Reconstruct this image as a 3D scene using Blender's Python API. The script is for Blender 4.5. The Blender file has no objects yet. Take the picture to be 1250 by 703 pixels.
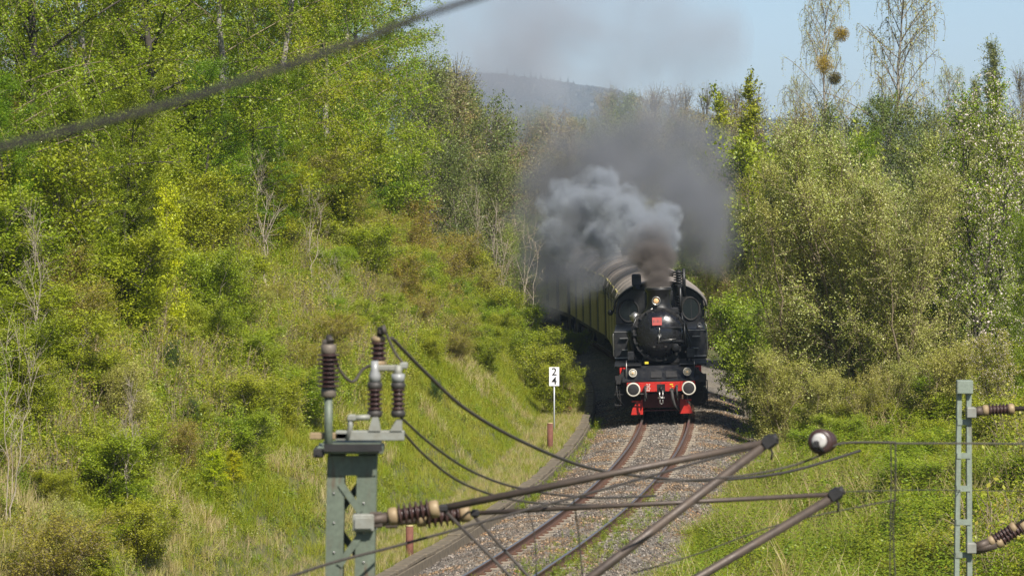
import bpy, bmesh, math, random
import numpy as np
from mathutils import Vector, Matrix, Euler

random.seed(7)
RNG = np.random.default_rng(7)
PI = math.pi
S = bpy.context.scene
COL = S.collection

# ------------------------------------------------------------------ camera
F, HY, CAMZ = 4500.0, 168.0, 9.0          # focal length in photo pixels, horizon row, camera height
cam_d = bpy.data.cameras.new("camera")
cam = bpy.data.objects.new("camera", cam_d)
COL.objects.link(cam)
cam.location = (0, 0, CAMZ)
cam.rotation_euler = (PI / 2, 0, 0)
cam_d.sensor_width = 36.0
cam_d.lens = 36.0 * F / 1250.0
cam_d.shift_y = -(351.5 - HY) / 1250.0
cam_d.clip_start = 0.5
cam_d.clip_end = 30000
cam_d.dof.use_dof = True
cam_d.dof.focus_distance = 117.0
cam_d.dof.aperture_fstop = 5.4
S.camera = cam

# ------------------------------------------------------------------ light
SUN_EL, SUN_AZ = math.radians(47), math.radians(27)     # azimuth to the right of straight behind the camera
world = bpy.data.worlds.new("World")
S.world = world
world.use_nodes = True
wn = world.node_tree
bg = wn.nodes["Background"]
sky = wn.nodes.new("ShaderNodeTexSky")
sky.sky_type = 'NISHITA'
sky.sun_disc = False
sky.sun_elevation = SUN_EL
sky.sun_rotation = PI - SUN_AZ
sky.air_density = .64
sky.dust_density = .7
sky.ozone_density = 3.0
sky.altitude = 250
wn.links.new(sky.outputs[0], bg.inputs[0])
bg.inputs[1].default_value = 0.075
sun_d = bpy.data.lights.new("sun", 'SUN')
sun_d.energy = 5.0
sun_d.angle = math.radians(0.53)
sun_d.color = (1.0, 0.95, 0.87)
sun = bpy.data.objects.new("sun", sun_d)
COL.objects.link(sun)
sdir = Vector((math.sin(SUN_AZ) * math.cos(SUN_EL), -math.cos(SUN_AZ) * math.cos(SUN_EL), math.sin(SUN_EL)))
sun.rotation_euler = sdir.to_track_quat('Z', 'Y').to_euler()
sun.location = (40, -40, 80)
S.view_settings.view_transform = 'Standard'
S.view_settings.look = 'None'
S.view_settings.exposure = 0.65
S.view_settings.gamma = 1.0
cy = S.cycles
cy.use_denoising = True
cy.denoiser = 'OPENIMAGEDENOISE'
cy.denoising_input_passes = 'RGB_ALBEDO_NORMAL'
cy.denoising_prefilter = 'ACCURATE'
cy.max_bounces = 6
cy.diffuse_bounces = 3
cy.glossy_bounces = 2
cy.transmission_bounces = 4
cy.transparent_max_bounces = 8
cy.volume_bounces = 1
cy.volume_max_steps = 256
cy.use_adaptive_sampling = False
cy.caustics_reflective = False
cy.caustics_refractive = False


def P(px, py, D):
    return Vector(((px - 625.0) / F * D, D, CAMZ - (py - HY) / F * D))


# ------------------------------------------------------------------ tags / objects
def tag(o, label=None, cat=None, group=None, kind=None):
    if label: o['label'] = label
    if cat: o['category'] = cat
    if group: o['group'] = group
    if kind: o['kind'] = kind
    return o


def empty(name, loc=(0, 0, 0), rot=(0, 0, 0)):
    o = bpy.data.objects.new(name, None)
    COL.objects.link(o)
    o.location = loc
    o.rotation_euler = rot
    o.empty_display_size = 0.3
    return o


def link(name, mesh, parent=None, loc=(0, 0, 0), rot=(0, 0, 0), scale=(1, 1, 1)):
    o = bpy.data.objects.new(name, mesh)
    COL.objects.link(o)
    if parent is not None: o.parent = parent
    o.location = loc
    o.rotation_euler = rot
    o.scale = scale
    return o


def copy_tree(o, parent=None):
    c = o.copy()
    COL.objects.link(c)
    c.parent = parent
    for ch in list(o.children):
        copy_tree(ch, c)
    return c


# ------------------------------------------------------------------ mesh builder
class MB:
    def __init__(s):
        s.v, s.f, s.sm = [], [], []

    def add(s, vs, fs, smooth=False):
        n = len(s.v)
        s.v += [tuple(v) for v in vs]
        s.f += [tuple(i + n for i in f) for f in fs]
        s.sm += [smooth] * len(fs)
        return s

    def box(s, c, d, rot=None, bev=0.0):
        x, y, z = d[0] / 2, d[1] / 2, d[2] / 2
        if bev > 0:
            b = min(bev, x * .9, y * .9, z * .9)
            vs = []
            for sz, ins in ((-z, b), (-z + b, 0), (z - b, 0), (z, b)):
                X, Y = x - ins, y - ins
                vs += [(-X, -Y, sz), (X, -Y, sz), (X, Y, sz), (-X, Y, sz)]
            fs = [(3, 2, 1, 0), (12, 13, 14, 15)]
            for k in range(3):
                for i in range(4):
                    j = (i + 1) % 4
                    fs.append((k * 4 + i, k * 4 + j, k * 4 + 4 + j, k * 4 + 4 + i))
        else:
            vs = [(-x, -y, -z), (x, -y, -z), (x, y, -z), (-x, y, -z), (-x, -y, z), (x, -y, z), (x, y, z), (-x, y, z)]
            fs = [(3, 2, 1, 0), (4, 5, 6, 7), (0, 1, 5, 4), (1, 2, 6, 5), (2, 3, 7, 6), (3, 0, 4, 7)]
        m = Matrix.Translation(c)
        if rot is not None: m = m @ Euler(rot).to_matrix().to_4x4()
        return s.add([m @ Vector(v) for v in vs], fs)

    def lathe(s, prof, origin=(0, 0, 0), axis=(0, 0, 1), n=24, sx=1.0, sy=1.0, smooth=True):
        """profile of (radius, height) swept round an axis; ends with r>0 are capped"""
        q = Vector((0, 0, 1)).rotation_difference(Vector(axis).normalized())
        o = Vector(origin)
        vs, fs = [], []
        for r, h in prof:
            for k in range(n):
                a = 2 * PI * k / n
                vs.append(o + q @ Vector((r * math.cos(a) * sx, r * math.sin(a) * sy, h)))
        for i in range(len(prof) - 1):
            for k in range(n):
                k2 = (k + 1) % n
                fs.append((i * n + k, i * n + k2, (i + 1) * n + k2, (i + 1) * n + k))
        s.add(vs, fs, smooth)
        caps = []
        if prof[0][0] > 1e-5: caps.append(tuple(reversed(range(n))))
        if prof[-1][0] > 1e-5: caps.append(tuple((len(prof) - 1) * n + k for k in range(n)))
        if caps:
            s.add(vs, caps, False)
        return s

    def cyl(s, a, b, r, n=16, r2=None):
        a, b = Vector(a), Vector(b)
        L = (b - a).length
        return s.lathe([(r, 0), (r if r2 is None else r2, L)], a, b - a, n)

    def tube(s, pts, r, n=8, closed=False):
        pts = [Vector(p) for p in pts]
        N = len(pts)
        rs = r if isinstance(r, (list, tuple)) else [r] * N
        vs, fs = [], []
        up = Vector((0, 0, 1))
        prev = None
        for i, p in enumerate(pts):
            if closed: t = pts[(i + 1) % N] - pts[i - 1]
            else: t = pts[min(i + 1, N - 1)] - pts[max(i - 1, 0)]
            t.normalize()
            if prev is None:
                ref = up if abs(t.z) < .9 else Vector((1, 0, 0))
                a = t.cross(ref).normalized()
            else:
                a = (prev - t * prev.dot(t)).normalized()
            prev = a
            b = t.cross(a)
            for k in range(n):
                an = 2 * PI * k / n
                vs.append(p + (a * math.cos(an) + b * math.sin(an)) * rs[i])
        for i in range(N if closed else N - 1):
            j = (i + 1) % N
            for k in range(n):
                k2 = (k + 1) % n
                fs.append((i * n + k, i * n + k2, j * n + k2, j * n + k))
        s.add(vs, fs, True)
        if not closed:
            s.add(vs, [tuple(reversed(range(n))), tuple((N - 1) * n + k for k in range(n))])
        return s

    def prism(s, poly, y0, y1, plane='xz'):
        """extrude a polygon given in (x,z) along y, or (y,z) along x, or (x,y) along z"""
        n = len(poly)
        def m(p, t):
            if plane == 'xz': return (p[0], t, p[1])
            if plane == 'yz': return (t, p[0], p[1])
            return (p[0], p[1], t)
        vs = [m(p, y0) for p in poly] + [m(p, y1) for p in poly]
        fs = [tuple(range(n)), tuple(reversed(range(n, 2 * n)))]
        for i in range(n):
            j = (i + 1) % n
            fs.append((i, i + n, j + n, j))
        return s.add(vs, fs)

    def mesh(s, name, mat, fix=True):
        me = bpy.data.meshes.new(name)
        me.from_pydata(s.v, [], s.f)
        me.polygons.foreach_set('use_smooth', s.sm)
        if fix:
            bm = bmesh.new(); bm.from_mesh(me)
            bmesh.ops.remove_doubles(bm, verts=bm.verts, dist=1e-5)
            bmesh.ops.recalc_face_normals(bm, faces=bm.faces)
            bm.to_mesh(me); bm.free()
        me.materials.append(mat)
        return me

    def build(s, name, mat, parent=None, **k):
        return link(name, s.mesh(name, mat), parent, **k)


def np_mesh(name, verts, faces, mat, attrs=None, smooth=False):
    """verts (N,3); faces (M,k) with one k"""
    me = bpy.data.meshes.new(name)
    verts = np.asarray(verts, dtype=np.float32)
    faces = np.asarray(faces, dtype=np.int32)
    M, k = faces.shape
    me.vertices.add(len(verts)); me.vertices.foreach_set('co', verts.ravel())
    me.loops.add(M * k); me.loops.foreach_set('vertex_index', faces.ravel())
    me.polygons.add(M)
    me.polygons.foreach_set('loop_start', np.arange(0, M * k, k, dtype=np.int32))
    me.polygons.foreach_set('use_smooth', np.full(M, smooth))
    for an, vals in (attrs or {}).items():
        a = me.attributes.new(an, 'FLOAT', 'FACE')
        a.data.foreach_set('value', np.asarray(vals, dtype=np.float32))
    me.update(calc_edges=True)
    me.materials.append(mat)
    return me


# ------------------------------------------------------------------ materials
class NT:
    def __init__(s, name):
        s.m = bpy.data.materials.new(name)
        s.m.use_nodes = True
        s.t = s.m.node_tree
        s.b = s.t.nodes.get('Principled BSDF')
        s.out = s.t.nodes.get('Material Output')

    def n(s, typ, **k):
        nd = s.t.nodes.new(typ)
        for a, v in k.items(): setattr(nd, a, v)
        return nd

    def L(s, a, b): s.t.links.new(a, b)

    def coords(s, world=True):
        if world: return s.n('ShaderNodeNewGeometry').outputs['Position']
        return s.n('ShaderNodeTexCoord').outputs['Object']

    def noise(s, vec, scale, detail=4, rough=.6, w=None):
        nd = s.n('ShaderNodeTexNoise')
        nd.inputs['Scale'].default_value = scale
        nd.inputs['Detail'].default_value = detail
        nd.inputs['Roughness'].default_value = rough
        if vec is not None: s.L(vec, nd.inputs['Vector'])
        return nd.outputs['Fac']

    def ramp(s, fac, stops):
        nd = s.n('ShaderNodeValToRGB')
        cr = nd.color_ramp
        while len(cr.elements) > 1: cr.elements.remove(cr.elements[-1])
        cr.elements[0].position = stops[0][0]; cr.elements[0].color = (*stops[0][1], 1)
        for p, c in stops[1:]:
            e = cr.elements.new(p); e.color = (*c, 1)
        s.L(fac, nd.inputs[0])
        return nd.outputs[0]

    def mix(s, a, b, fac, blend='MIX'):
        nd = s.n('ShaderNodeMix', data_type='RGBA', blend_type=blend)
        for v, i in ((fac, 0), (a, 6), (b, 7)):
            if hasattr(v, 'is_linked') or hasattr(v, 'links'): s.L(v, nd.inputs[i])
            else: nd.inputs[i].default_value = v if i == 0 else (*v, 1)
        return nd.outputs[2]

    def math(s, op, a, b=None, c=None):
        nd = s.n('ShaderNodeMath', operation=op)
        for i, v in enumerate((a, b, c)):
            if v is None: continue
            if isinstance(v, (int, float)): nd.inputs[i].default_value = v
            else: s.L(v, nd.inputs[i])
        return nd.outputs[0]

    def maprange(s, v, a, b, c=0., d=1., smooth=False):
        nd = s.n('ShaderNodeMapRange')
        if smooth: nd.interpolation_type = 'SMOOTHSTEP'
        s.L(v, nd.inputs[0])
        for i, x in enumerate((a, b, c, d)): nd.inputs[i + 1].default_value = x
        return nd.outputs[0]

    def bump(s, h, strength=.3, dist=.02):
        nd = s.n('ShaderNodeBump')
        nd.inputs['Strength'].default_value = strength
        nd.inputs['Distance'].default_value = dist
        s.L(h, nd.inputs['Height'])
        s.L(nd.outputs[0], s.b.inputs['Normal'])

    def set(s, **k):
        for a, v in k.items():
            s.b.inputs[a.replace('_', ' ')].default_value = v
        return s


def weathered_paint(name, col, rust, rough=.55):
    """old paint with rust blooms and vertical runs"""
    m = NT(name)
    c = m.coords(False)
    mp = m.n('ShaderNodeMapping'); mp.inputs['Scale'].default_value = (9, 9, 1.3); m.L(c, mp.inputs[0])
    runs = m.noise(mp.outputs[0], 1.6, 6, .7); blot = m.noise(c, 3.2, 6, .7); fine = m.noise(c, 26, 4, .7)
    f = m.math('MULTIPLY', m.maprange(runs, .52, .66), m.maprange(blot, .42, .6))
    base = m.mix(col, tuple(x * .72 for x in col), m.maprange(fine, .35, .7))
    base = m.mix(base, tuple(x * 1.25 for x in col), m.maprange(blot, .52, .7))
    m.L(m.mix(base, rust, m.math('MULTIPLY', f, .85)), m.b.inputs['Base Color'])
    m.set(Roughness=rough); m.bump(fine, .25, .01)
    return m.m


def paint(name, col, dirt=None, rough=.5, metal=0., scale=6., amount=.45, bump=.15, spec=.5, bscale=None):
    m = NT(name)
    c = m.coords(False)
    f = m.noise(c, scale, 6, .65)
    f2 = m.maprange(f, .42, .72)
    f2 = m.math('MULTIPLY', f2, amount)
    dirt = dirt or tuple(x * .55 + .02 for x in col)
    m.L(m.mix(col, dirt, f2), m.b.inputs['Base Color'])
    r = m.maprange(f, .3, .7, max(0.05, rough - .12), min(1, rough + .2))
    m.L(r, m.b.inputs['Roughness'])
    m.set(Metallic=metal)
    m.b.inputs['Specular IOR Level'].default_value = spec
    if bump: m.bump(m.noise(c, bscale or scale * 6, 3, .6), bump, .01)
    return m.m


def leaf_mat(name, ca, cb, cc=None, trans=.3, patch=.12, gloss=.45):
    """ca..cb by per-leaf tint, patches of cc by place"""
    m = NT(name)
    at = m.n('ShaderNodeAttribute', attribute_name='tint')
    col = m.mix(ca, cb, at.outputs['Fac'])
    pos = m.coords(True)
    nz = m.noise(pos, patch * 3, 3, .6)
    if cc: col = m.mix(col, cc, m.math('MULTIPLY', m.maprange(nz, .45, .65), .7))
    oi = m.n('ShaderNodeObjectInfo')
    hs = m.n('ShaderNodeHueSaturation')
    m.L(col, hs.inputs['Color'])
    m.L(m.maprange(oi.outputs['Random'], 0, 1, .474, .518), hs.inputs['Hue'])
    m.L(m.maprange(nz, .3, .7, .92, 1.38), hs.inputs['Value'])
    col = hs.outputs[0]
    m.L(col, m.b.inputs['Base Color'])
    m.set(Roughness=gloss)
    m.b.inputs['Specular IOR Level'].default_value = .35
    tr = m.n('ShaderNodeBsdfTranslucent')
    tc = m.mix(col, (1.0, 1.0, .35), 1.0, 'MULTIPLY')
    br = m.n('ShaderNodeHueSaturation'); br.inputs['Value'].default_value = 1.5
    m.L(tc, br.inputs['Color']); m.L(br.outputs[0], tr.inputs['Color'])
    ms = m.n('ShaderNodeMixShader'); ms.inputs[0].default_value = trans
    m.L(m.b.outputs[0], ms.inputs[1]); m.L(tr.outputs[0], ms.inputs[2])
    m.L(ms.outputs[0], m.out.inputs['Surface'])
    return m.m


def bark_mat(name, a, b, scale=8., birch=False):
    m = NT(name)
    c = m.coords(False)
    if birch:
        mp = m.n('ShaderNodeMapping'); mp.inputs['Scale'].default_value = (1, 1, 3.5)
        m.L(c, mp.inputs[0]); c = mp.outputs[0]
    f = m.noise(c, scale, 5, .6)
    m.L(m.mix(a, b, m.maprange(f, .5, .62) if birch else m.maprange(f, .35, .7)), m.b.inputs['Base Color'])
    m.set(Roughness=.85)
    return m.m


M = {}
# leaves (linear base colours)
M['birch_leaf'] = leaf_mat('birch_leaf', (.165, .235, .009), (.31, .35, .024), (.12, .185, .007), trans=.36)
M['broad_leaf'] = leaf_mat('broad_leaf', (.11, .185, .007), (.20, .28, .014), (.085, .15, .007), trans=.34)
M['lime_leaf'] = leaf_mat('lime_leaf', (.30, .37, .008), (.46, .50, .015), (.33, .37, .01), trans=.36)
M['hedge_leaf'] = leaf_mat('hedge_leaf', (.165, .235, .009), (.29, .34, .02), (.23, .24, .026), trans=.32)
M['olive_leaf'] = leaf_mat('olive_leaf', (.23, .265, .04), (.40, .42, .12), (.29, .29, .065), trans=.32)
M['rust_leaf'] = leaf_mat('rust_leaf', (.22, .195, .022), (.33, .29, .04), (.19, .20, .02), trans=.28)
M['dark_leaf'] = leaf_mat('dark_leaf', (.035, .075, .012), (.07, .12, .018), None, trans=.2)  # leaf colour darkened to read as shaded gaps in the growth
M['catkin'] = leaf_mat('catkin', (.36, .37, .15), (.50, .50, .25), (.32, .32, .11), trans=.25)
M['petal'] = leaf_mat('petal', (.52, .43, .40), (.64, .57, .52), None, trans=.3)
M['far_leaf'] = leaf_mat('far_leaf', (.11, .15, .03), (.19, .22, .05), (.13, .14, .04), trans=.25)
M['far_olive'] = leaf_mat('far_olive', (.20, .19, .06), (.28, .26, .09), (.24, .17, .07), trans=.25)
M['poplar_leaf'] = leaf_mat('poplar_leaf', (.12, .15, .04), (.2, .22, .07), None, trans=.25)
M['conifer'] = leaf_mat('conifer', (.02, .035, .02), (.035, .05, .03), None, trans=.05)
M['mistletoe'] = leaf_mat('mistletoe', (.27, .22, .02), (.36, .30, .03), None, trans=.2)
M['mistletoe_dark'] = leaf_mat('mistletoe_dark', (.10, .09, .03), (.15, .13, .04), None, trans=.2)
M['grass'] = leaf_mat('grass', (.16, .205, .008), (.29, .33, .02), (.27, .25, .045), trans=.32, patch=.1)
M['straw'] = leaf_mat('straw', (.30, .245, .10), (.46, .39, .20), (.25, .21, .07), trans=.25, patch=.2)
M['herb'] = leaf_mat('herb', (.095, .155, .006), (.20, .26, .012), (.18, .20, .02), trans=.32, patch=.14)
M['bramble'] = leaf_mat('bramble', (.155, .185, .015), (.26, .29, .025), (.23, .21, .035), trans=.3, patch=.12)
# bark
M['bark_birch'] = bark_mat('bark_birch', (.30, .275, .23), (.10, .08, .07), 5, True)
M['bark_pale'] = bark_mat('bark_pale', (.44, .37, .29), (.26, .21, .16))
M['bark_grey'] = bark_mat('bark_grey', (.17, .145, .11), (.09, .075, .055))
M['bark_twig'] = bark_mat('bark_twig', (.26, .20, .13), (.17, .13, .08))
M['bark_dark'] = bark_mat('bark_dark', (.07, .058, .045), (.035, .03, .022))

# ------------------------------------------------------------------ track line and terrain
def tcx(y):
    """x of the track's centre line at distance y"""
    def para(t): return 4.76 + .066 * (t - 115.4) - .00155 * (t - 115.4) ** 2
    if y < 60:
        s = .066 - .0031 * (60 - 115.4)
        return para(60) + s * (y - 60)
    if y > 300:
        s = .066 - .0031 * (300 - 115.4)
        return para(300) + s * (y - 300)
    return para(y)


def tslope(y):
    yy = min(max(y, 60), 300)
    return .066 - .0031 * (yy - 115.4)


def off_of(x, y):
    s = tslope(y)
    return (x - tcx(y)) / math.sqrt(1 + s * s)


def tpoint(y, off, z=0.):
    s = tslope(y)
    q = math.sqrt(1 + s * s)
    return Vector((tcx(y) + off / q, y - off * s / q, z))


def sstep(a, b, x):
    t = min(max((x - a) / (b - a), 0), 1)
    return t * t * (3 - 2 * t)


from mathutils import noise as mnoise
def H(x, y, bump=True):
    o = off_of(x, y)
    if o < 0:
        a = -o
        if a < 2.5: z = -.55
        elif a < 2.75: z = -.55 + .35 * (a - 2.5) / .25
        elif a < 4.0: z = -.2
        else:
            z = -.2 + min((a - 4.0) / 1.28, 8.6 + 0.03 * max(a - 15, 0)) * sstep(3.7, 5.3, a)
            z += sstep(15, 60, a) * 1.5
    else:
        z = -.55 + sstep(3.2, 4.6, o) * .12
        z += sstep(6, 24, o) * 2.4 + sstep(24, 80, o) * 1.5
    if bump:
        k = sstep(4.0, 6.5, abs(o))
        if k > 0:
            z += k * (.5 * mnoise.noise((x * .22, y * .22, 3.3)) + .26 * mnoise.noise((x * .9, y * .9, 8.1)))
    return z


# ground material
gm = NT('ground_soil')
pos = gm.coords(True)
f1 = gm.noise(pos, .35, 5, .65)
f2 = gm.noise(pos, 6, 4, .7)
c1 = gm.ramp(f1, [(.3, (.045, .06, .012)), (.5, (.085, .095, .02)), (.7, (.13, .115, .045))])
c2 = gm.mix(c1, (.06, .05, .03), gm.math('MULTIPLY', gm.maprange(f2, .45, .7), .6))
gm.L(c2, gm.b.inputs['Base Color']); gm.set(Roughness=.95); gm.bump(f2, .8, .1)
M['ground'] = gm.m

bm_ = NT('ballast_stone')
pos = bm_.coords(True)
vo = bm_.n('ShaderNodeTexVoronoi'); vo.inputs['Scale'].default_value = 17
bm_.L(pos, vo.inputs['Vector'])
sep = bm_.n('ShaderNodeSeparateColor'); bm_.L(vo.outputs['Color'], sep.inputs[0])
cA = bm_.ramp(sep.outputs[0], [(.0, (.055, .047, .039)), (.4, (.12, .102, .083)), (.7, (.175, .150, .122)), (1, (.27, .24, .20))])
big = bm_.noise(pos, .7, 4, .6)
cB = bm_.mix(cA, (.22, .185, .12), bm_.math('MULTIPLY', bm_.maprange(big, .45, .65), .5))
bm_.L(cB, bm_.b.inputs['Base Color']); bm_.set(Roughness=.9)
bm_.bump(bm_.math('SUBTRACT', 1.0, vo.outputs['Distance']), .9, .04)
M['ballast'] = bm_.m

st = NT('loose_stone')
oi = st.n('ShaderNodeObjectInfo')
stc = (st.ramp(oi.outputs['Random'], [(0, (.055, .047, .04)), (.35, (.11, .094, .078)), (.8, (.185, .158, .13)), (.95, (.34, .31, .27)), (1, (.26, .16, .11))]))
snz = st.noise(st.coords(True), .55, 4, .65)
st.L(st.mix(st.mix(stc, (1.25, .95, .62), st.maprange(snz, .45, .62), 'MULTIPLY'), (.55, .5, .45), st.maprange(st.noise(st.coords(True), .9, 3, .6), .52, .7), 'MULTIPLY'), st.b.inputs['Base Color'])
st.set(Roughness=.85)
M['stone'] = st.m

# terrain sheet
ys = list(np.arange(-120, 50, 10.)) + list(np.arange(50, 190, 1.0)) + list(np.arange(190, 420, 5.)) + [450, 520, 600, 750, 950, 1300, 1800, 2600, 3600, 5000, 7000, 12000]
offs = [-6000, -2500, -900, -300, -120, -70, -45] + list(np.arange(-30, -5.5, .75)) + [-5.2, -4.7, -4.3, -3.9, -3.4, -2.75, -2.5, 0, 3.2, 3.8, 4.6, 5.4, 6.2] + list(np.arange(7, 32, 1.)) + [36, 45, 60, 90, 150, 400, 1200, 3000, 6000]
tv, tf = [], []
for y in ys:
    for o in offs:
        s = tslope(y) if abs(o) < 40 else 0
        q = math.sqrt(1 + s * s)
        x = tcx(y) + o / q if y < 700 else tcx(700) * 0 + o
        tv.append((x, y, H(x, y) if y < 700 else 3.0))
W_ = len(offs)
for i in range(len(ys) - 1):
    for j in range(W_ - 1):
        a = i * W_ + j
        tf.append((a, a + 1, a + 1 + W_, a + W_))
g = link('ground', np_mesh('ground', tv, tf, M['ground'], smooth=True))
tag(g, 'grassy cutting slopes and level ground either side of the railway line', kind='structure')

# ballast bed with broken shoulder edges
prof = [(-2.50, -.44), (-2.2, -.36), (-1.65, -.205), (-1.2, -.165), (-.95, -.20), (-.5, -.20), (-.35, -.15), (.35, -.15), (.5, -.20), (.95, -.20), (1.2, -.165), (1.75, -.215), (2.5, -.38), (3.1, -.46), (3.7, -.47)]
bv, bf = [], []
by = list(np.arange(52, 300, .5))
for y in by:
    for k, (o, z) in enumerate(prof):
        w = 0
        if k >= len(prof) - 2: w = .25 * mnoise.noise((y * .4, k, 0))
        p = tpoint(y, o + w, z + .03 * (o if abs(o) < 1.8 else (1.8 if o > 0 else -1.8) * max(0, 1 - (abs(o) - 1.8))) + .02 * mnoise.noise((o * 2, y * 2, 5)))
        bv.append(p)
n_ = len(prof)
for i in range(len(by) - 1):
    for j in range(n_ - 1):
        a = i * n_ + j
        bf.append((a, a + 1, a + 1 + n_, a + n_))
bl = link('ballast_bed', np_mesh('ballast_bed', bv, bf, M['ballast'], smooth=True))
tag(bl, 'grey brown gravel ballast bed under the curving track', kind='structure')

# ------------------------------------------------------------------ railway track
rail_side = paint('rail_rust', (.10, .052, .034), (.05, .03, .022), .75, .2, 9, .7)
rail_top = paint('rail_running_surface', (.42, .39, .36), (.30, .22, .17), .3, .85, 14, .5, 0)
sleeper_mat = paint('weathered_sleeper', (.25, .21, .155), (.13, .105, .08), .9, 0, 5, .8, .5)
plate_mat = paint('rusty_plate', (.15, .075, .045), (.07, .045, .035), .8, .2, 20, .8)
track = empty('railway_track')
tag(track, 'single curving railway track of two rusty rails leading to the steam locomotive', 'railway track', kind='structure')
rp = [(-.0625, -.155), (.0625, -.155), (.0625, -.14), (.012, -.125), (.010, -.045), (.034, -.035), (.034, -.004), (-.034, -.004), (-.034, -.035), (-.010, -.045), (-.012, -.125), (-.0625, -.14)]
for sgn in (-1, 1):
    vs, fs = [], []
    ry = list(np.arange(52, 300, 1.0))
    for y in ry:
        for (o, z) in rp:
            oo = sgn * .752 + o
            vs.append(tpoint(y, oo, z + .03 * sgn * .75))
    n_ = len(rp)
    for i in range(len(ry) - 1):
        for k in range(n_):
            k2 = (k + 1) % n_
            fs.append((i * n_ + k, i * n_ + k2, (i + 1) * n_ + k2, (i + 1) * n_ + k))
    ro = link('rail', np_mesh('rail', vs, fs, rail_side), track)
    vs, fs = [], []
    for y in ry:
        for (o, z) in ((-.030, 0), (.030, 0), (.030, -.004), (-.030, -.004)):
            vs.append(tpoint(y, sgn * .752 + o, z + .03 * sgn * .75))
    for i in range(len(ry) - 1):
        for k in range(4):
            k2 = (k + 1) % 4
            fs.append((i * 4 + k, i * 4 + k2, (i + 1) * 4 + k2, (i + 1) * 4 + k))
    link('running_surface', np_mesh('running_surface', vs, fs, rail_top), ro)
sl_me = MB().box((0, 0, 0), (2.5, .26, .14), bev=.02).mesh('sleeper', sleeper_mat)
tp = MB()
y = 56.0
while y < 190:
    s = tslope(y); p = tpoint(y, 0, -.235)
    link('sleeper', sl_me, track, p + Vector((0, 0, random.uniform(-.012, .012))), (0, math.radians(-1.7), -math.atan(s) + random.uniform(-.01, .01)))
    for sgn in (-1, 1):
        for d in (-.115, .115):
            q = tpoint(y, sgn * .752 + d, -.148 + .0225 * sgn)
            tp.box(q, (.11, .18, .035), rot=(0, 0, -math.atan(s)))
            tp.box(q + Vector((0, 0, .03)), (.04, .05, .04))
    y += .63
tag(tp.build('rail_fastenings', plate_mat, track), kind='stuff')

# ------------------------------------------------------------------ plant generator
def frame(d):
    d = d / np.linalg.norm(d)
    r = np.array([0, 0, 1.]) if abs(d[2]) < .9 else np.array([1., 0, 0])
    a = np.cross(d, r); a /= np.linalg.norm(a)
    return a, np.cross(d, a)


def np_tubes(paths, sides):
    """paths: list of (pts (n,3), radii (n)), sides -> verts, quads"""
    V, Fc = [], []
    base = 0
    an = np.arange(sides) * 2 * PI / sides
    ca, sa = np.cos(an), np.sin(an)
    for pts, rad in paths:
        pts = np.asarray(pts); n = len(pts)
        a, b = frame(pts[-1] - pts[0] + 1e-6)
        ring = a[None] * ca[:, None] + b[None] * sa[:, None]
        V.append((pts[:, None, :] + ring[None] * np.asarray(rad)[:, None, None]).reshape(-1, 3))
        i = np.arange(n - 1)[:, None] * sides
        k = np.arange(sides)[None]
        k2 = (k + 1) % sides
        q = np.stack([i + k, i + k2, i + sides + k2, i + sides + k], -1).reshape(-1, 4) + base
        Fc.append(q)
        base += n * sides
    return np.concatenate(V), np.concatenate(Fc)


def leaves(centres, size, rng, up=.6, aspect=.62, jitter=.35, spread_dir=None):
    n = len(centres)
    nrm = rng.normal(size=(n, 3)); nrm[:, 2] = np.abs(nrm[:, 2]) * 1.0 + up
    nrm /= np.linalg.norm(nrm, axis=1, keepdims=True)
    t = rng.normal(size=(n, 3))
    if spread_dir is not None: t = t * .6 + spread_dir
    t -= nrm * np.sum(t * nrm, 1, keepdims=True)
    t /= np.linalg.norm(t, axis=1, keepdims=True) + 1e-9
    b = np.cross(nrm, t)
    s = size * (1 + jitter * rng.normal(size=(n, 1))).clip(.4, 1.9)
    v = np.stack([centres - t * s * .5, centres + b * s * aspect * .5, centres + t * s * .5, centres - b * s * aspect * .5], 1).reshape(-1, 3)
    f = np.arange(n * 4).reshape(-1, 4)
    return v, f


def bez(p0, p1, p2, n):
    t = np.linspace(0, 1, n)[:, None]
    return (1 - t) ** 2 * p0 + 2 * t * (1 - t) * p1 + t * t * p2


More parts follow.
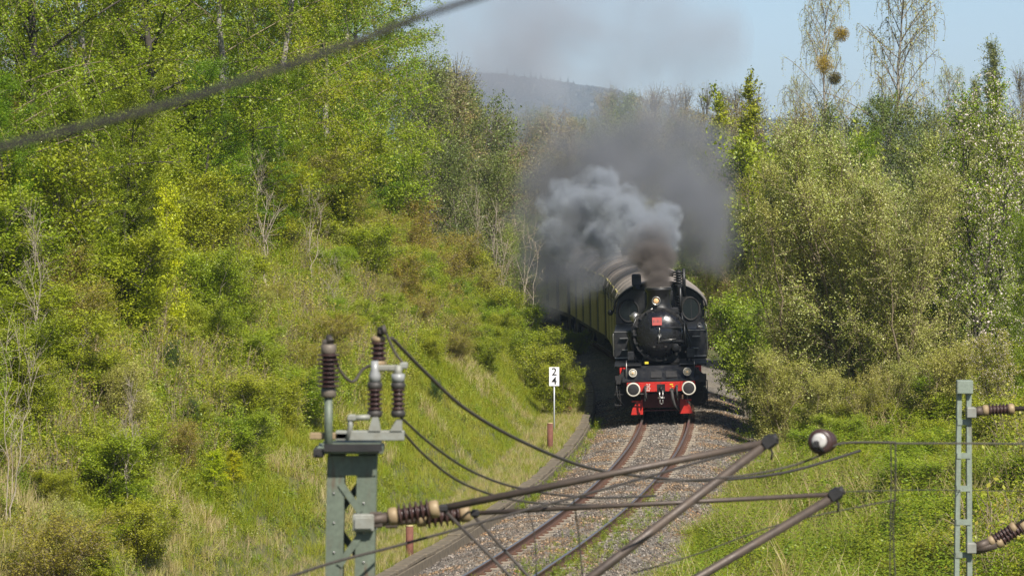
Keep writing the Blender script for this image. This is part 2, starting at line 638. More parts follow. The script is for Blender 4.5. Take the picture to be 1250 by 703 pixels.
def plant(name, seed, h=10., stems=1, stem_r=.14, stem_fan=.1, n1=36, r1=3., shape=None, up1=.5, droop1=0., n2=12, l2=1.2, droop2=.1,
          per=60, leaf=.055, sig=.13, lmat='birch_leaf', bmat='bark_grey', t0=.25, lup=.6, aspect=.62, extra=None, twig_r=.008, bend=.04,
          hang=0., tintc=.5, seg2=4, tmat=None):
    """returns (wood mesh, [(part name, mesh)...]) of a plant h tall"""
    rng = np.random.default_rng(seed)
    shape = shape or (lambda t: math.sin(PI * min(1, t * .85 + .15)) ** .7)
    paths5, paths3, stemp = [], [], []
    twigs = []
    for s in range(stems):
        a = rng.uniform(0, 2 * PI)
        fan = stem_fan * rng.uniform(.3, 1.0) * h
        hh = h * (1 if stems == 1 else rng.uniform(.72, 1.0))
        top = np.array([math.cos(a) * fan, math.sin(a) * fan, hh])
        base = np.array([math.cos(a) * .12, math.sin(a) * .12, 0]) * (stems > 1)
        n = 12
        t = np.linspace(0, 1, n)
        pts = base + (top - base) * np.stack([t ** (1.5 if stems > 1 else 1), t ** (1.5 if stems > 1 else 1), t], 1)
        wob = np.cumsum(rng.normal(size=(n, 3)) * bend * h / n * 3, 0) * np.array([1, 1, .1]); wob[0] = 0
        pts = pts + wob
        rad = stem_r * (1 - t * .93) ** 1.1 * (1 if stems == 1 else rng.uniform(.5, 1)) * (1 + .35 * np.exp(-t * 25))
        stemp.append((pts, rad))
        m1 = max(2, n1 // stems)
        for i in range(m1):
            tt = t0 + (1 - t0) * (i + rng.uniform(0, 1)) / m1
            tt = min(tt, .995)
            u = tt * (n - 1); k = int(u); p0 = pts[k] * (1 - (u - k)) + pts[min(k + 1, n - 1)] * (u - k)
            rr = r1 * shape((tt - t0) / (1 - t0)) * rng.uniform(.65, 1.15)
            az = i * 2.39996 + rng.normal() * .5 + a
            el = up1 * (0.5 + tt * .9) + rng.normal() * .12
            d = np.array([math.cos(az) * math.cos(el), math.sin(az) * math.cos(el), math.sin(el)])
            p2 = p0 + d * rr; p2[2] -= droop1 * rr
            pm = p0 + d * rr * .55 + np.array([0, 0, .10 * rr]) + rng.normal(size=3) * .05 * rr
            B = bez(p0, pm, p2, 6)
            rb = max(twig_r * 1.6, stem_r * (.17 if tmat else .33) * (1 - tt * .7) * min(1.3, rr / r1))
            paths5.append((B, np.linspace(rb, twig_r, 6)))
            tb = rng.normal()
            for j in range(n2):
                v = .1 + .9 * (j + rng.uniform(0, 1)) / n2
                u = v * 5; k = min(int(u), 4)
                q0 = B[k] * (1 - (u - k)) + B[k + 1] * (u - k)
                dd = d + rng.normal(size=3) * .75; dd /= np.linalg.norm(dd)
                ll = l2 * rng.uniform(.5, 1.2) * (1.15 - .45 * v)
                q2 = q0 + dd * ll; q2[2] -= droop2 * ll
                if hang: q2 = q0 + dd * ll * .35; q2[2] -= hang * ll
                Q = bez(q0, q0 + dd * ll * .5, q2, seg2)
                paths3.append((Q, np.linspace(twig_r, twig_r * .45, seg2)))
                twigs.append((Q, tb))
    vs_, fs_ = np_tubes(stemp, 7)
    v5, f5 = np_tubes(paths5, 5)
    f5 = f5 + len(vs_); v5 = np.concatenate([vs_, v5]); f5 = np.concatenate([fs_, f5])
    v3, f3 = np_tubes(paths3, 3)
    wood = np_mesh(name + '_wood', np.concatenate([v5, v3]), np.concatenate([f5, f3 + len(v5)]), M[bmat], smooth=True)
    wood.materials.append(M[tmat or bmat]); mi = np.ones(len(f5) + len(f3), dtype=np.int32); mi[:len(fs_)] = 0; wood.polygons.foreach_set('material_index', mi)
    T = np.stack([q for q, _ in twigs])                  # (N,seg,3)
    tb = np.array([b for _, b in twigs])
    out = []
    parts = [('crown', per, leaf, lmat, aspect, lup, sig)] + (extra or [])
    for (pn, per_, lf, lm, asp, lu, sg) in parts:
        N = len(T)
        idx = np.repeat(np.arange(N), per_)
        tt = rng.uniform(.12, 1.04, len(idx)) * (seg2 - 1)
        k = np.clip(tt.astype(int), 0, seg2 - 2); fr = (tt - k)[:, None]
        c = T[idx, k] * (1 - fr) + T[idx, k + 1] * fr
        c = c + rng.normal(size=c.shape) * sg * rng.uniform(.3, 1.3, (len(c), 1))
        v, f = leaves(c, lf, rng, lu, asp)
        tint = np.clip(.5 + tintc * .5 * tb[idx] + rng.normal(size=len(idx)) * .25, 0, 1)
        out.append((pn, np_mesh(name + '_' + pn, v, f, M[lm], {'tint': tint})))
    return wood, out


PK = {}
def kind(key, name, H0, **k):
    w, parts = plant(key, **k)
    H0 = max(v.co.z for v in w.vertices) + .1
    PK[key] = (name, H0, w, parts)

col = lambda t: 1.0 - .75 * t
dome = lambda t: math.sqrt(max(0.03, 1 - (1.15 * t - .25) ** 2))
kind('birch', 'birch_tree', 12., seed=1, h=12., n1=50, r1=3.1, n2=15, l2=1.0, per=122, leaf=.053, sig=.10, lmat='birch_leaf', bmat='bark_birch', tmat='bark_twig', t0=.05, up1=.45, droop2=.5, shape=dome, stem_r=.13)
kind('birch_b', 'birch_tree', 12., seed=2, h=12., n1=46, r1=3.3, n2=15, l2=1.1, per=122, leaf=.052, sig=.10, lmat='birch_leaf', bmat='bark_birch', tmat='bark_twig', t0=.05, up1=.6, droop2=.9, shape=dome, stem_r=.13)
kind('broad', 'broadleaf_tree', 10., seed=3, h=10., n1=44, r1=3.0, n2=14, l2=.9, per=112, leaf=.056, sig=.11, lmat='broad_leaf', bmat='bark_dark', t0=.08, up1=.55, shape=dome, stem_r=.14)
kind('lime', 'leafy_sapling', 4., seed=4, h=4., n1=26, r1=1.0, n2=9, l2=.5, per=40, leaf=.062, sig=.06, lmat='lime_leaf', bmat='bark_twig', t0=.15, up1=.7, shape=col, stem_r=.04, twig_r=.005)
kind('hedge', 'leafy_bush', 3., seed=5, h=2.9, stems=7, stem_fan=.38, n1=49, r1=1.0, n2=11, l2=.6, per=58, leaf=.047, sig=.09, lmat='hedge_leaf', bmat='bark_grey', t0=.18, up1=.6, stem_r=.04, twig_r=.006)
kind('hedge_b', 'young_shrub', 3., seed=6, h=2.9, stems=9, stem_fan=.45, n1=54, r1=.9, n2=10, l2=.65, per=56, leaf=.05, sig=.10, lmat='hedge_leaf', bmat='bark_grey', t0=.1, up1=.8, stem_r=.035, twig_r=.005)
kind('rust', 'brownish_bush', 3., seed=7, h=2.9, stems=9, stem_fan=.42, n1=54, r1=.95, n2=12, l2=.65, per=36, leaf=.04, sig=.08, lmat='rust_leaf', bmat='bark_twig', t0=.12, up1=.6, stem_r=.035, twig_r=.006)
kind('willow', 'willow_shrub', 8., seed=8, h=8., stems=12, stem_fan=.40, n1=132, r1=1.8, n2=16, l2=1.0, per=40, leaf=.050, sig=.10, lmat='olive_leaf', bmat='bark_twig', t0=.12, up1=1.0, stem_r=.10, twig_r=.009, bend=.06,
     extra=[('catkins', 7, .05, 'catkin', .8, .4, .08)])
kind('willow_b', 'willow_shrub', 8., seed=9, h=8., stems=9, stem_fan=.34, n1=108, r1=1.7, n2=15, l2=1.0, per=42, leaf=.048, sig=.11, lmat='hedge_leaf', bmat='bark_twig', t0=.08, up1=.9, stem_r=.09, twig_r=.008, bend=.06)
kind('cherry', 'blossoming_cherry_tree', 10., seed=10, h=10., stems=4, stem_fan=.16, n1=84, r1=1.9, n2=11, l2=.9, per=30, leaf=.07, sig=.10, lmat='hedge_leaf', bmat='bark_dark', t0=.10, up1=.9, stem_r=.10, twig_r=.009,
     extra=[('blossom', 20, .045, 'petal', .95, .3, .07)])
kind('bare', 'bare_sapling', 5., seed=11, h=5., stems=2, stem_fan=.12, n1=18, r1=1.1, n2=8, l2=.8, per=3, leaf=.03, sig=.04, lmat='rust_leaf', bmat='bark_pale', t0=.3, up1=1.0, stem_r=.05, twig_r=.006, bend=.09)
kind('bare_b', 'bare_sapling', 5., seed=12, h=5., stems=3, stem_fan=.2, n1=20, r1=1.1, n2=8, l2=.7, per=3, leaf=.03, sig=.04, lmat='rust_leaf', bmat='bark_pale', t0=.3, up1=.9, stem_r=.036, twig_r=.005, bend=.1)
kind('weeping', 'weeping_birch_tree', 17., seed=13, h=17., n1=44, r1=3.4, n2=13, l2=2.2, per=26, leaf=.065, sig=.10, lmat='olive_leaf', bmat='bark_birch', tmat='bark_twig', t0=.28, up1=.75, hang=.65, shape=dome, stem_r=.21, twig_r=.014, bend=.03, seg2=5)
kind('poplar', 'poplar_tree', 15., seed=14, h=15., n1=60, r1=2.0, n2=10, l2=1.6, per=30, leaf=.16, sig=.18, lmat='poplar_leaf', bmat='bark_grey', t0=.1, up1=1.1, shape=lambda t: .55 + .45 * math.sin(PI * min(1, t + .15)), stem_r=.18, twig_r=.014)
kind('far_round', 'broadleaf_tree', 12., seed=15, h=11.5, n1=46, r1=3.6, n2=12, l2=1.7, per=38, leaf=.12, sig=.22, lmat='far_leaf', bmat='bark_grey', t0=.12, up1=.6, shape=dome, stem_r=.16, twig_r=.014)
kind('far_olive', 'budding_tree', 12., seed=16, h=11.5, n1=46, r1=3.4, n2=13, l2=1.6, per=24, leaf=.10, sig=.20, lmat='far_olive', bmat='bark_twig', t0=.12, up1=.7, shape=dome, stem_r=.15, twig_r=.016)
kind('far_bare', 'bare_tree', 12., seed=17, h=12, n1=40, r1=3.0, n2=14, l2=1.7, per=5, leaf=.09, sig=.15, lmat='far_olive', bmat='bark_grey', t0=.2, up1=.85, shape=dome, stem_r=.15, twig_r=.018)
kind('twiggy', 'twiggy_bush', 4., seed=19, h=3.9, stems=11, stem_fan=.40, n1=77, r1=1.1, n2=13, l2=.7, per=30, leaf=.046, sig=.08, lmat='olive_leaf', bmat='bark_twig', t0=.05, up1=.9, stem_r=.035, twig_r=.006, bend=.07)
kind('young', 'young_leafy_tree', 4., seed=20, h=4., n1=17, r1=1.5, n2=10, l2=.35, per=62, leaf=.045, sig=.05, lmat='hedge_leaf', bmat='bark_grey', t0=.1, up1=1.1, shape=col, stem_r=.05, twig_r=.006)
kind('dark', 'shade_gap_bush', 3., seed=18, h=2.9, stems=5, stem_fan=.3, n1=35, r1=1.0, n2=11, l2=.6, per=54, leaf=.05, sig=.1, lmat='dark_leaf', bmat='bark_dark', t0=.1, up1=.6, stem_r=.04, twig_r=.006)  # dark bush standing in for the shade of gaps on the slope

USED = {}
def put(key, px, D, top=None, h=None, label=None, group=None, cat='tree', wide=1.0, z=None, lean=(0, 0), trunk=True):
    """plant standing at photo column px, D metres off; its top reaches photo row `top` or its height is h"""
    name, H0, wood, parts = PK[key]
    x = (px - 625.0) / F * D
    z = H(x, D) - .06 if z is None else z
    if h is None: h = (CAMZ - (top - HY) / F * D) - z
    s = h / H0
    e = empty(name, (x, D, z), (lean[0], lean[1], random.uniform(0, 2 * PI)))
    e.scale = (s * wide, s * wide, s)
    tag(e, label, cat, group)
    link('trunk' if cat == 'tree' else 'stems', wood, e)
    for pn, me in parts:
        link(pn, me, e)
    return e


# ------------------------------------------------------------------ trees and bushes
def ground_at(px, py, lo=60, hi=200):
    """where the ray through a photo point meets the terrain"""
    D = lo
    while D < hi:
        p = P(px, py, D)
        if p.z <= H(p.x, p.y, True): return p
        D += .1
    return p
GD = lambda px, py: ground_at(px, py).y
def anchor(v, table, last):
    for lim, txt in table:
        if v < lim: return txt
    return last
T_LEFT = 'leafy trees closing the left side of the cutting'
L = [  # kind, px, D, h, label
    ('birch_b', -45, 80, 9.5, 'birch cut by the left edge of the picture, below the thick blurred wire'),
    ('broad', 38, 86, 10.5, 'dense green tree at the left edge, crossed by the low end of the thick wire'),
    ('birch', 118, 92, 11, 'bright green birch second along the upper slope, above the yellow green sapling'),
    ('broad', 190, 99, 11, 'dark gapped green tree directly above the yellow green sapling'),
    ('birch_b', 262, 106, 11.5, 'bright birch above the dark hollow, left of the pale bare saplings'),
    ('birch', 330, 115, 12, 'tall birch straight behind the pale bare saplings'),
    ('birch_b', 392, 125, 12.5, 'tall drooping birch above the two insulator stacks, left of the last birch'),
    ('birch', 440, 138, 13.5, 'rightmost tall birch of the left bank, its edge against the sky'),
]
for k, px, D, h, lb in L:
    put(k, px, D, h=h * 1.22, label=lb)
for i, (k, px, D, h) in enumerate([('broad', -20, 96, 12), ('birch', 75, 102, 12), ('broad', 150, 108, 12.5), ('birch_b', 225, 116, 13), ('broad', 300, 124, 13), ('birch', 365, 134, 13.5), ('broad', 420, 150, 14),
                                   ('birch_b', 30, 115, 15), ('birch', 120, 122, 15), ('broad', 210, 130, 15), ('birch', 290, 140, 16), ('birch_b', 370, 150, 16), ('birch', 435, 160, 16.5)]):
    put(k, px, D, h=h, label=('second' if D < 115 or (D < 151 and px in (300, 365, 225, 420)) else 'third') + ' rank leafy tree of the left wood, ' + anchor(px, [(0, 'beyond the picture edge'), (50, 'at the left edge'), (100, 'left of the sapling'), (135, 'above left of the yellow green sapling'), (180, 'above the yellow green sapling'), (218, 'right of the yellow green sapling'), (260, 'above the dark hollow'), (310, 'left of the bare sapling'), (368, 'above the bare saplings'), (400, 'above the left insulator'), (425, 'above the middle insulator')], 'near the corner of the wood'), group=T_LEFT)

# lower trees and bushes that fill the foot of the wood
for k, px, D, h, lb in [('broad', -5, 79, 5.2, 'low dense green tree at the left edge under the first birch'), ('hedge', 50, 80, 4.2, 'tall leafy bush right of the low dense tree at the left edge'),
                        ('broad', 95, 85, 5.0, 'low dark green tree left of the yellow green sapling'), ('broad', 150, 88, 5.5, 'dark green tree right behind the yellow green sapling'),
                        ('hedge_b', 225, 95, 3.6, 'light shrub at the foot of the dark hollow'), ('broad', 245, 99, 5.6, 'dark green tree in the hollow behind the light shrub'),
                        ('broad', 300, 105, 5.5, 'dark green tree left behind the tallest pale bare sapling'), ('broad', 352, 112, 5.8, 'dark green tree right behind the tallest pale bare sapling'),
                        ('hedge', 395, 118, 4.4, 'tall leafy bush under the drooping birch'), ('broad', 430, 128, 6.0, 'low dense tree under the rightmost tall birch'),
                        ('hedge_b', 470, 136, 5.2, 'tall light shrub at the lower right of the rightmost tall birch'), ('rust', 505, 136, 3.4, 'rusty bush below the corner of the wood'),
                        ('rust', 470, 126, 2.6, 'rusty bush left of the one below the corner of the wood'), ('rust', 540, 130, 2.4, 'rusty bush farther down the corner slope')]:
    put(k, px, D, h=h, label=lb, cat='tree' if k == 'broad' else 'bush', wide=1.05)

# single plants on the left slope
put('lime', 200, GD(200, 425), top=215, label='yellow green sapling standing bright against the dark hollow of the left trees', cat='sapling', wide=.7)
put('lime', 172, GD(172, 420), h=2.0, label='smaller yellow green sapling just left of the bright tall one', cat='sapling', wide=1.2)
put('lime', 262, GD(262, 606), h=1.1, label='small yellow green shrub low on the slope below the dark bush', cat='sapling', wide=1.6)
put('lime', 285, GD(285, 600), h=.95, label='small yellow green shrub right beside the one below the dark bush', cat='sapling', wide=1.6)
put('dark', 212, GD(212, 478), h=1.3, label='dark bush standing in for a shaded gap at mid slope, left of the insulator stacks', cat='bush', wide=.6)  # these dark bushes stand in for shaded gaps in the slope cover
put('dark', 238, GD(238, 535), h=1.0, label='dark bush for a shaded gap, below and right of the first dark bush', cat='bush', wide=.6)
put('dark', 533, GD(533, 500), h=1.0, label='dark bush for a shaded gap above the long sagging wire, right of switch insulators', cat='bush', wide=.6)
put('bare', 328, GD(328, 370), top=165, label='tallest pale bare sapling forking above the left insulator stack', cat='sapling', wide=.75)
put('bare_b', 374, GD(374, 350), top=215, label='pale bare sapling with crooked stems right of the tallest one', cat='sapling', wide=.9)
put('bare_b', 405, GD(405, 400), h=2.4, label='short bare sapling above the middle insulator', cat='sapling', wide=1.1)
put('bare', 48, 75, h=4.2, label='thin pale leaning sapling near the left edge at mid height', cat='sapling', lean=(0, .12), wide=.6)
put('bare', 150, 71, h=3.2, label='greyish bare sapling on the lower left slope under the yellow green sapling', cat='sapling', wide=.6)
put('bare_b', 8, 66, h=4.6, label='silvery bare sapling cut by the left edge of the picture', cat='sapling', wide=.6)
put('bare_b', 583, 146, top=208, label='cluster of pale bare stems above the left bank silhouette', cat='sapling', wide=.6)
put('bare', 610, 148, top=232, label='pale bare stems right of the cluster above the left bank silhouette', cat='sapling', wide=.6)
put('bare_b', 636, 150, top=250, label='last pale bare stems before the smoke on the left bank', cat='sapling', wide=.7)
put('bare', 690, 175, top=148, label='pale forked bare tree standing in the smoke haze left of the train', cat='tree', wide=.5)
put('bare', 876, 168, top=180, label='pale bare stem in the haze right of the smoke', cat='tree', wide=.5)
put('bare', 1098, 133, top=118, label='pale leaning bare stem above the largest willow shrub', cat='sapling', wide=.4, lean=(0, .25))
put('bare_b', 1180, 128, top=175, label='whitish stems left of the blossoming cherry', cat='sapling', wide=.5)
put('bare_b', 730, 190, top=160, label='thin pale bare tree behind the upper edge of the dark smoke', cat='tree', wide=.5)

# bush cover of the left slope
rb = random.Random(11)
HZ = [(50, 'at left picture edge'), (100, 'by pale leaning sapling'), (150, 'left of yellow green sapling'), (200, 'left under yellow green sapling'), (250, 'right under yellow green sapling'),
      (310, 'left of tallest bare sapling'), (350, 'below tallest bare sapling'), (385, 'left of post insulator'), (430, 'in line with post insulator'), (480, 'in line with switch insulators'),
      (520, 'just right of switch insulators'), (560, 'well right of switch insulators'), (610, 'between mast and number board'), (650, 'left of number board'), (690, 'in line with number board')]
VT = [(235, 'high under the wood'), (280, 'on the topmost slope'), (325, 'on the upper slope'), (370, 'on upper middle slope'), (415, 'just above mid slope'), (460, 'at mid slope'), (510, 'just below mid slope'), (570, 'on the lower slope'), (640, 'near the slope foot')]
def zone(px, py):
    return anchor(py, VT, 'at bottom picture edge'), anchor(px, HZ, 'next to the train')
D = 60.0
while D < 168:
    a = 4.9 + rb.uniform(0, 1.5)
    while a < 16.5:
        dd = D + rb.uniform(-1.6, 1.6)
        aa = a + rb.uniform(-.6, .6)
        p = tpoint(dd, -aa)
        px = 625 + p.x * F / p.y
        z = H(p.x, p.y)
        py = HY + (CAMZ - z) * F / p.y
        a += 1.6
        if not (-90 < px < 760) or py > 800: continue
        if aa < 7.6 and D < 108 and px > 380: continue          # open grass near the line
        if aa < 6.6 and D < 116 and px > 200: continue
        if aa < 5.6: continue
        n1 = mnoise.noise((p.x * .16, p.y * .10, 2.2)) + rb.uniform(-.25, .25)
        k = 'rust' if n1 > .30 else ('twiggy' if n1 > .16 else 'hedge' if n1 > -.14 else 'hedge_b')
        if D > 118 and aa < 9: k = rb.choice(['hedge', 'hedge_b'])
        if 122 < D and aa > 9: k = rb.choice(['rust', 'rust', 'hedge_b'])
        h = rb.uniform(1.3, 2.4) if py > 430 else rb.uniform(1.5, 3.0)
        if D > 118: h = rb.uniform(1.3, 2.2)
        if aa < 8: h *= .8
        if 165 < px < 240 and 330 < py < 540: h = min(h, .8)
        if 300 < px < 430 and 300 < py < 440: h = min(h, .9)
        if px < 90 and 500 < py < 600: h = min(h, .9)
        if px > 370 and D < 118: h = rb.uniform(.8, 1.6)
        v, hz = zone(px, py)
        size = 'small' if h < .9 else ('tall' if h > 1.7 else 'medium')
        nm = {'twiggy': 'olive twiggy bush', 'rust': 'brownish bush', 'hedge': 'fresh green bush', 'hedge_b': 'light green bush', 'dark': 'shade gap bush'}[k]
        put(k, px, dd, h=h, label=f'{size} {nm} {v}, {hz}', group=f'{nm}es on the left slope', cat='bush', wide=rb.uniform(1.0, 1.5))
    D += 2.0

# bright bushes that close the silhouette of the left bank beside the train
for k, px, D, h, lb in [
    ('hedge', 702, GD(702, 440), 1.5, 'fresh green bush hanging over the line just left of the locomotive'),
    ('hedge_b', 684, 122, 2.1, 'bright green bush at the foot of the bank left of the locomotive'),
    ('hedge', 668, 126, 2.4, 'bright green bush second from the locomotive on the bank edge'),
    ('hedge', 650, 130, 2.4, 'bright green bush at the bank edge level with the coach roof'),
    ('hedge_b', 632, 134, 2.5, 'light green bush on the bank edge left of the coaches'),
    ('hedge', 612, 137, 2.5, 'light green bush higher up the bank edge against the haze'),
    ('rust', 590, 140, 2.6, 'brownish bush on the bank edge under the pale bare stems'),
    ('hedge_b', 568, 143, 2.8, 'light green bush on the bank edge right of the rightmost birch'),
    ('rust', 545, 140, 2.8, 'rusty olive bush right of the rightmost birch')]:
    put(k, px, D, h=h, label=lb, cat='bush', wide=1.1)

# right bank
for k, px, D, top, wide, cat, lb in [
    ('willow', 1040, 113.5, 128, .9, 'tree', 'largest olive willow shrub filling the right bank beside the white faced insulator'),
    ('willow_b', 952, 127, 150, .58, 'tree', 'greener willow shrub at the left end of the right bank, next to the smoke'),
    ('willow', 1135, 117, 165, .72, 'tree', 'olive willow shrub between the largest one and the blossoming cherry'),
    ('willow', 975, 114.5, 180, .72, 'tree', 'lower olive willow in front of the two biggest willow shrubs'),
    ('willow', 1095, 112, 190, .8, 'tree', 'lower olive willow between the largest one and the right mast'),
    ('cherry', 1192, 113, 75, .85, 'tree', 'cherry tree in pale pink blossom at the right edge'),
    ('cherry', 1243, 119, 120, .9, 'tree', 'second cherry tree cut by the right edge of the picture'),
    ('cherry', 1208, 104, 395, 1.2, 'tree', 'low blossoming cherry bush just above the right mast'),
    ('broad', 1255, 108, 250, .7, 'tree', 'dense green tree cut by the right edge, above the upper right insulator'),
    ('hedge', 915, 124, 340, .8, 'bush', 'bright green bush beside the gravel right of the locomotive'),
    ('hedge_b', 935, 117, 435, 1.0, 'bush', 'low light bush at the corner of the gravel right of the locomotive'),
    ('twiggy', 950, 112, 415, 1.0, 'bush', 'leafy bush under the greener willow shrub'),
    ('twiggy', 1005, 109, 440, 1.0, 'bush', 'leafy bush directly above the white faced insulator'),
    ('twiggy', 1065, 108, 440, 1.0, 'bush', 'loose bush under the largest willow shrub'),
    ('twiggy', 1115, 109, 420, 1.0, 'bush', 'brown twiggy bush left of the top of the right mast'),
    ('twiggy', 1160, 107, 400, 1.1, 'bush', 'brown twiggy bush right behind the top of the right mast'),
    ('hedge', 1230, 98, 470, 1.3, 'bush', 'deep green bush right of the right mast, under the upper insulator'),
    ('hedge', 1215, 92, 545, 1.3, 'bush', 'deep green bush right of the right mast, between its two insulators'),
    ('hedge_b', 1120, 98, 520, 1.5, 'bush', 'green bush left of the right mast at insulator height'),
    ('hedge_b', 1250, 86, 600, 1.3, 'bush', 'green bush in the lower right corner'),
    ('hedge', 1145, 86, 610, 1.3, 'bush', 'green bush behind the foot of the right mast'),
    ('willow_b', 905, 150, 225, .45, 'tree', 'willow shrub in the haze right behind the locomotive'),
    ('broad', 1165, 134, 155, .7, 'tree', 'green tree behind the left side of the blossoming cherry'),
    ('weeping', 1070, 172, -60, 1.15, 'tree', 'weeping birch reaching out of the picture above the largest willow'),
    ('weeping', 1006, 178, -40, .85, 'tree', 'thin weeping birch with mistletoe, left of the larger one'),
    ('weeping', 1142, 186, 78, 1.0, 'tree', 'small weeping birch between the tall birch and the cherry'),
    ('weeping', 960, 200, 90, .8, 'tree', 'faint thin birch left of the mistletoe birch'),
    ('poplar', 1221, 250, 40, .8, 'tree', 'tall narrow poplar at the upper right'),
    ('poplar', 1203, 256, 88, .7, 'tree', 'shorter poplar tucked left of the tall one'),
    ('far_bare', 1245, 240, 70, .7, 'tree', 'bare greyish tree right of the poplars at the edge'),
    ('young', 887, 168, 94, .8, 'tree', 'bright green young tree against the sky left of the birches'),
    ('young', 908, 170, 76, .8, 'tree', 'tallest bright green young tree against the sky, right of its twin'),
    ('far_bare', 928, 180, 92, .5, 'tree', 'pale bare tree right of the bright green young trees'),
]:
    put(k, px, D, top=top, label=lb, cat=cat, wide=wide)
for k, px, D, top in [('hedge', 975, 150, 140), ('far_round', 1030, 160, 118), ('far_olive', 1000, 165, 112), ('far_round', 1095, 165, 108), ('broad', 1075, 172, 105), ('far_round', 1140, 172, 118),
                      ('far_olive', 1175, 170, 128), ('far_round', 1215, 165, 125), ('far_olive', 1255, 175, 112), ('far_olive', 940, 170, 130), ('far_olive', 905, 185, 125), ('broad', 1050, 145, 150), ('far_round', 1110, 150, 150)]:
    put(k, px, D, top=top, label='green tree behind the right shrubs, ' + anchor(px, [(920, 'next to the smoke'), (950, 'under the faint thin birch'), (985, 'left of the mistletoe birch'), (1010, 'under the mistletoe'), (1040, 'between the two weeping birches'), (1060, 'left of the larger weeping birch trunk'), (1085, 'right of the larger weeping birch trunk'), (1100, 'right of the larger weeping birch'), (1120, 'below the small weeping birch'), (1150, 'under the small weeping birch'), (1190, 'left of the cherry crown'), (1230, 'under the poplars')], 'at the right picture edge'), group='trees behind the right willow shrubs', wide=.8)

# low bushes running down from the right bank into the weeds
D = 74.0
while D < 112:
    o = rb.uniform(4.5, 5.5)
    while o < 18:
        dd = D + rb.uniform(-1.2, 1.2); p = tpoint(dd, o + rb.uniform(-.5, .5)); px = 625 + p.x * F / p.y
        o += 1.7
        if not (850 < px < 1320): continue
        pr = .40 + .6 * sstep(960, 1080, px) + .4 * sstep(96, 108, D)
        if rb.random() > pr: continue
        n1 = mnoise.noise((p.x * .2, p.y * .15, 12.2)) + rb.uniform(-.2, .2)
        k = 'twiggy' if n1 > .2 and px < 1080 else ('hedge' if n1 > -.1 else 'hedge_b')
        h = rb.uniform(.6, 1.2) * (1 + .8 * sstep(98, 112, D)) * (1 + .5 * sstep(1060, 1110, px))
        v = anchor(px, [(900, 'below the end of the upper cantilever arm'), (960, 'left of the white faced insulator'), (1030, 'below the white faced insulator'), (1080, 'left of the two droppers'), (1110, 'by the two droppers'), (1150, 'left of the right mast'), (1200, 'behind the right mast')], 'right of the right mast') + (' near the bottom edge' if D < 84 else ' in front' if D < 92 else ' in the middle' if D < 100 else ' farther back')
        v_old = 'in the lower right foreground' if D < 90 else ('behind the ends of the cantilever arms' if px < 1080 else 'around the right mast')
        nm = {'twiggy': 'low olive bush', 'hedge': 'low green bush', 'hedge_b': 'low light bush'}[k]
        put(k, px, dd, h=h, label=f'{nm} {v}', group=f'{nm}es in the right foreground', cat='bush', wide=rb.uniform(1.2, 1.8))
    D += 2.2

for i_, (k, px, D, h) in enumerate([('far_round', 1310, 150, 10), ('broad', 1345, 130, 9), ('far_olive', 1380, 170, 11), ('far_round', 1420, 150, 10), ('broad', 1470, 140, 10), ('far_round', 1530, 160, 11), ('far_olive', 1600, 150, 11), ('far_round', 1340, 210, 12), ('far_olive', 1480, 220, 12)]):
    put(k, px, D, h=h, label='green tree beyond the right picture edge', group='trees beyond the right picture edge')

# far trees closing the line behind the smoke
G = {'far_round': ('hazy green tree beyond the bend behind the smoke', 'green trees beyond the bend'),
     'far_olive': ('hazy budding olive brown tree beyond the bend behind the smoke', 'budding trees beyond the bend'),
     'far_bare': ('bare grey brown tree on the skyline behind the smoke', 'bare trees on the skyline'),
     'willow_b': ('hazy green shrub beside the line behind the train', 'shrubs beside the line behind the train')}
FT = [('far_round', 522, 170, 62), ('far_olive', 545, 178, 74), ('far_round', 568, 180, 90), ('far_round', 590, 190, 106), ('far_bare', 572, 200, 70), ('far_bare', 548, 190, 60), ('far_bare', 530, 185, 56), ('far_olive', 610, 200, 125),
      ('far_olive', 632, 214, 128), ('far_round', 652, 250, 122), ('far_olive', 684, 238, 120), ('far_olive', 700, 230, 132), ('far_round', 735, 240, 140), ('far_olive', 722, 260, 138),
      ('far_round', 760, 232, 132), ('far_bare', 792, 262, 97), ('far_bare', 815, 266, 100), ('far_bare', 838, 258, 97), ('far_bare', 862, 262, 96), ('far_bare', 884, 256, 98), ('far_olive', 748, 290, 104), ('far_round', 768, 285, 106), ('far_olive', 786, 280, 104), ('far_bare', 750, 300, 98),
      ('far_bare', 775, 290, 104), ('far_olive', 800, 236, 125), ('far_olive', 838, 226, 120), ('far_olive', 868, 214, 128), ('far_round', 820, 246, 130), ('far_olive', 893, 225, 115), ('far_bare', 905, 240, 98),
      ('far_round', 560, 160, 165), ('far_round', 600, 170, 178), ('far_olive', 640, 180, 180), ('far_olive', 670, 195, 175), ('far_round', 710, 200, 185), ('far_olive', 745, 200, 172),
      ('far_round', 780, 205, 168), ('far_olive', 815, 200, 165), ('far_round', 850, 190, 170), ('far_olive', 880, 180, 165), ('far_olive', 900, 165, 170), ('willow_b', 640, 165, 255), ('willow_b', 665, 185, 245),
      ('willow_b', 690, 200, 240), ('willow_b', 720, 210, 235), ('willow_b', 760, 205, 235), ('willow_b', 800, 195, 235), ('willow_b', 835, 180, 230), ('willow_b', 868, 165, 235), ('willow_b', 888, 165, 300),
      ('far_round', 500, 180, 90), ('far_olive', 660, 330, 132), ('far_round', 700, 340, 136), ('far_round', 620, 320, 130), ('far_olive', 590, 300, 128), ('far_round', 745, 330, 138)]
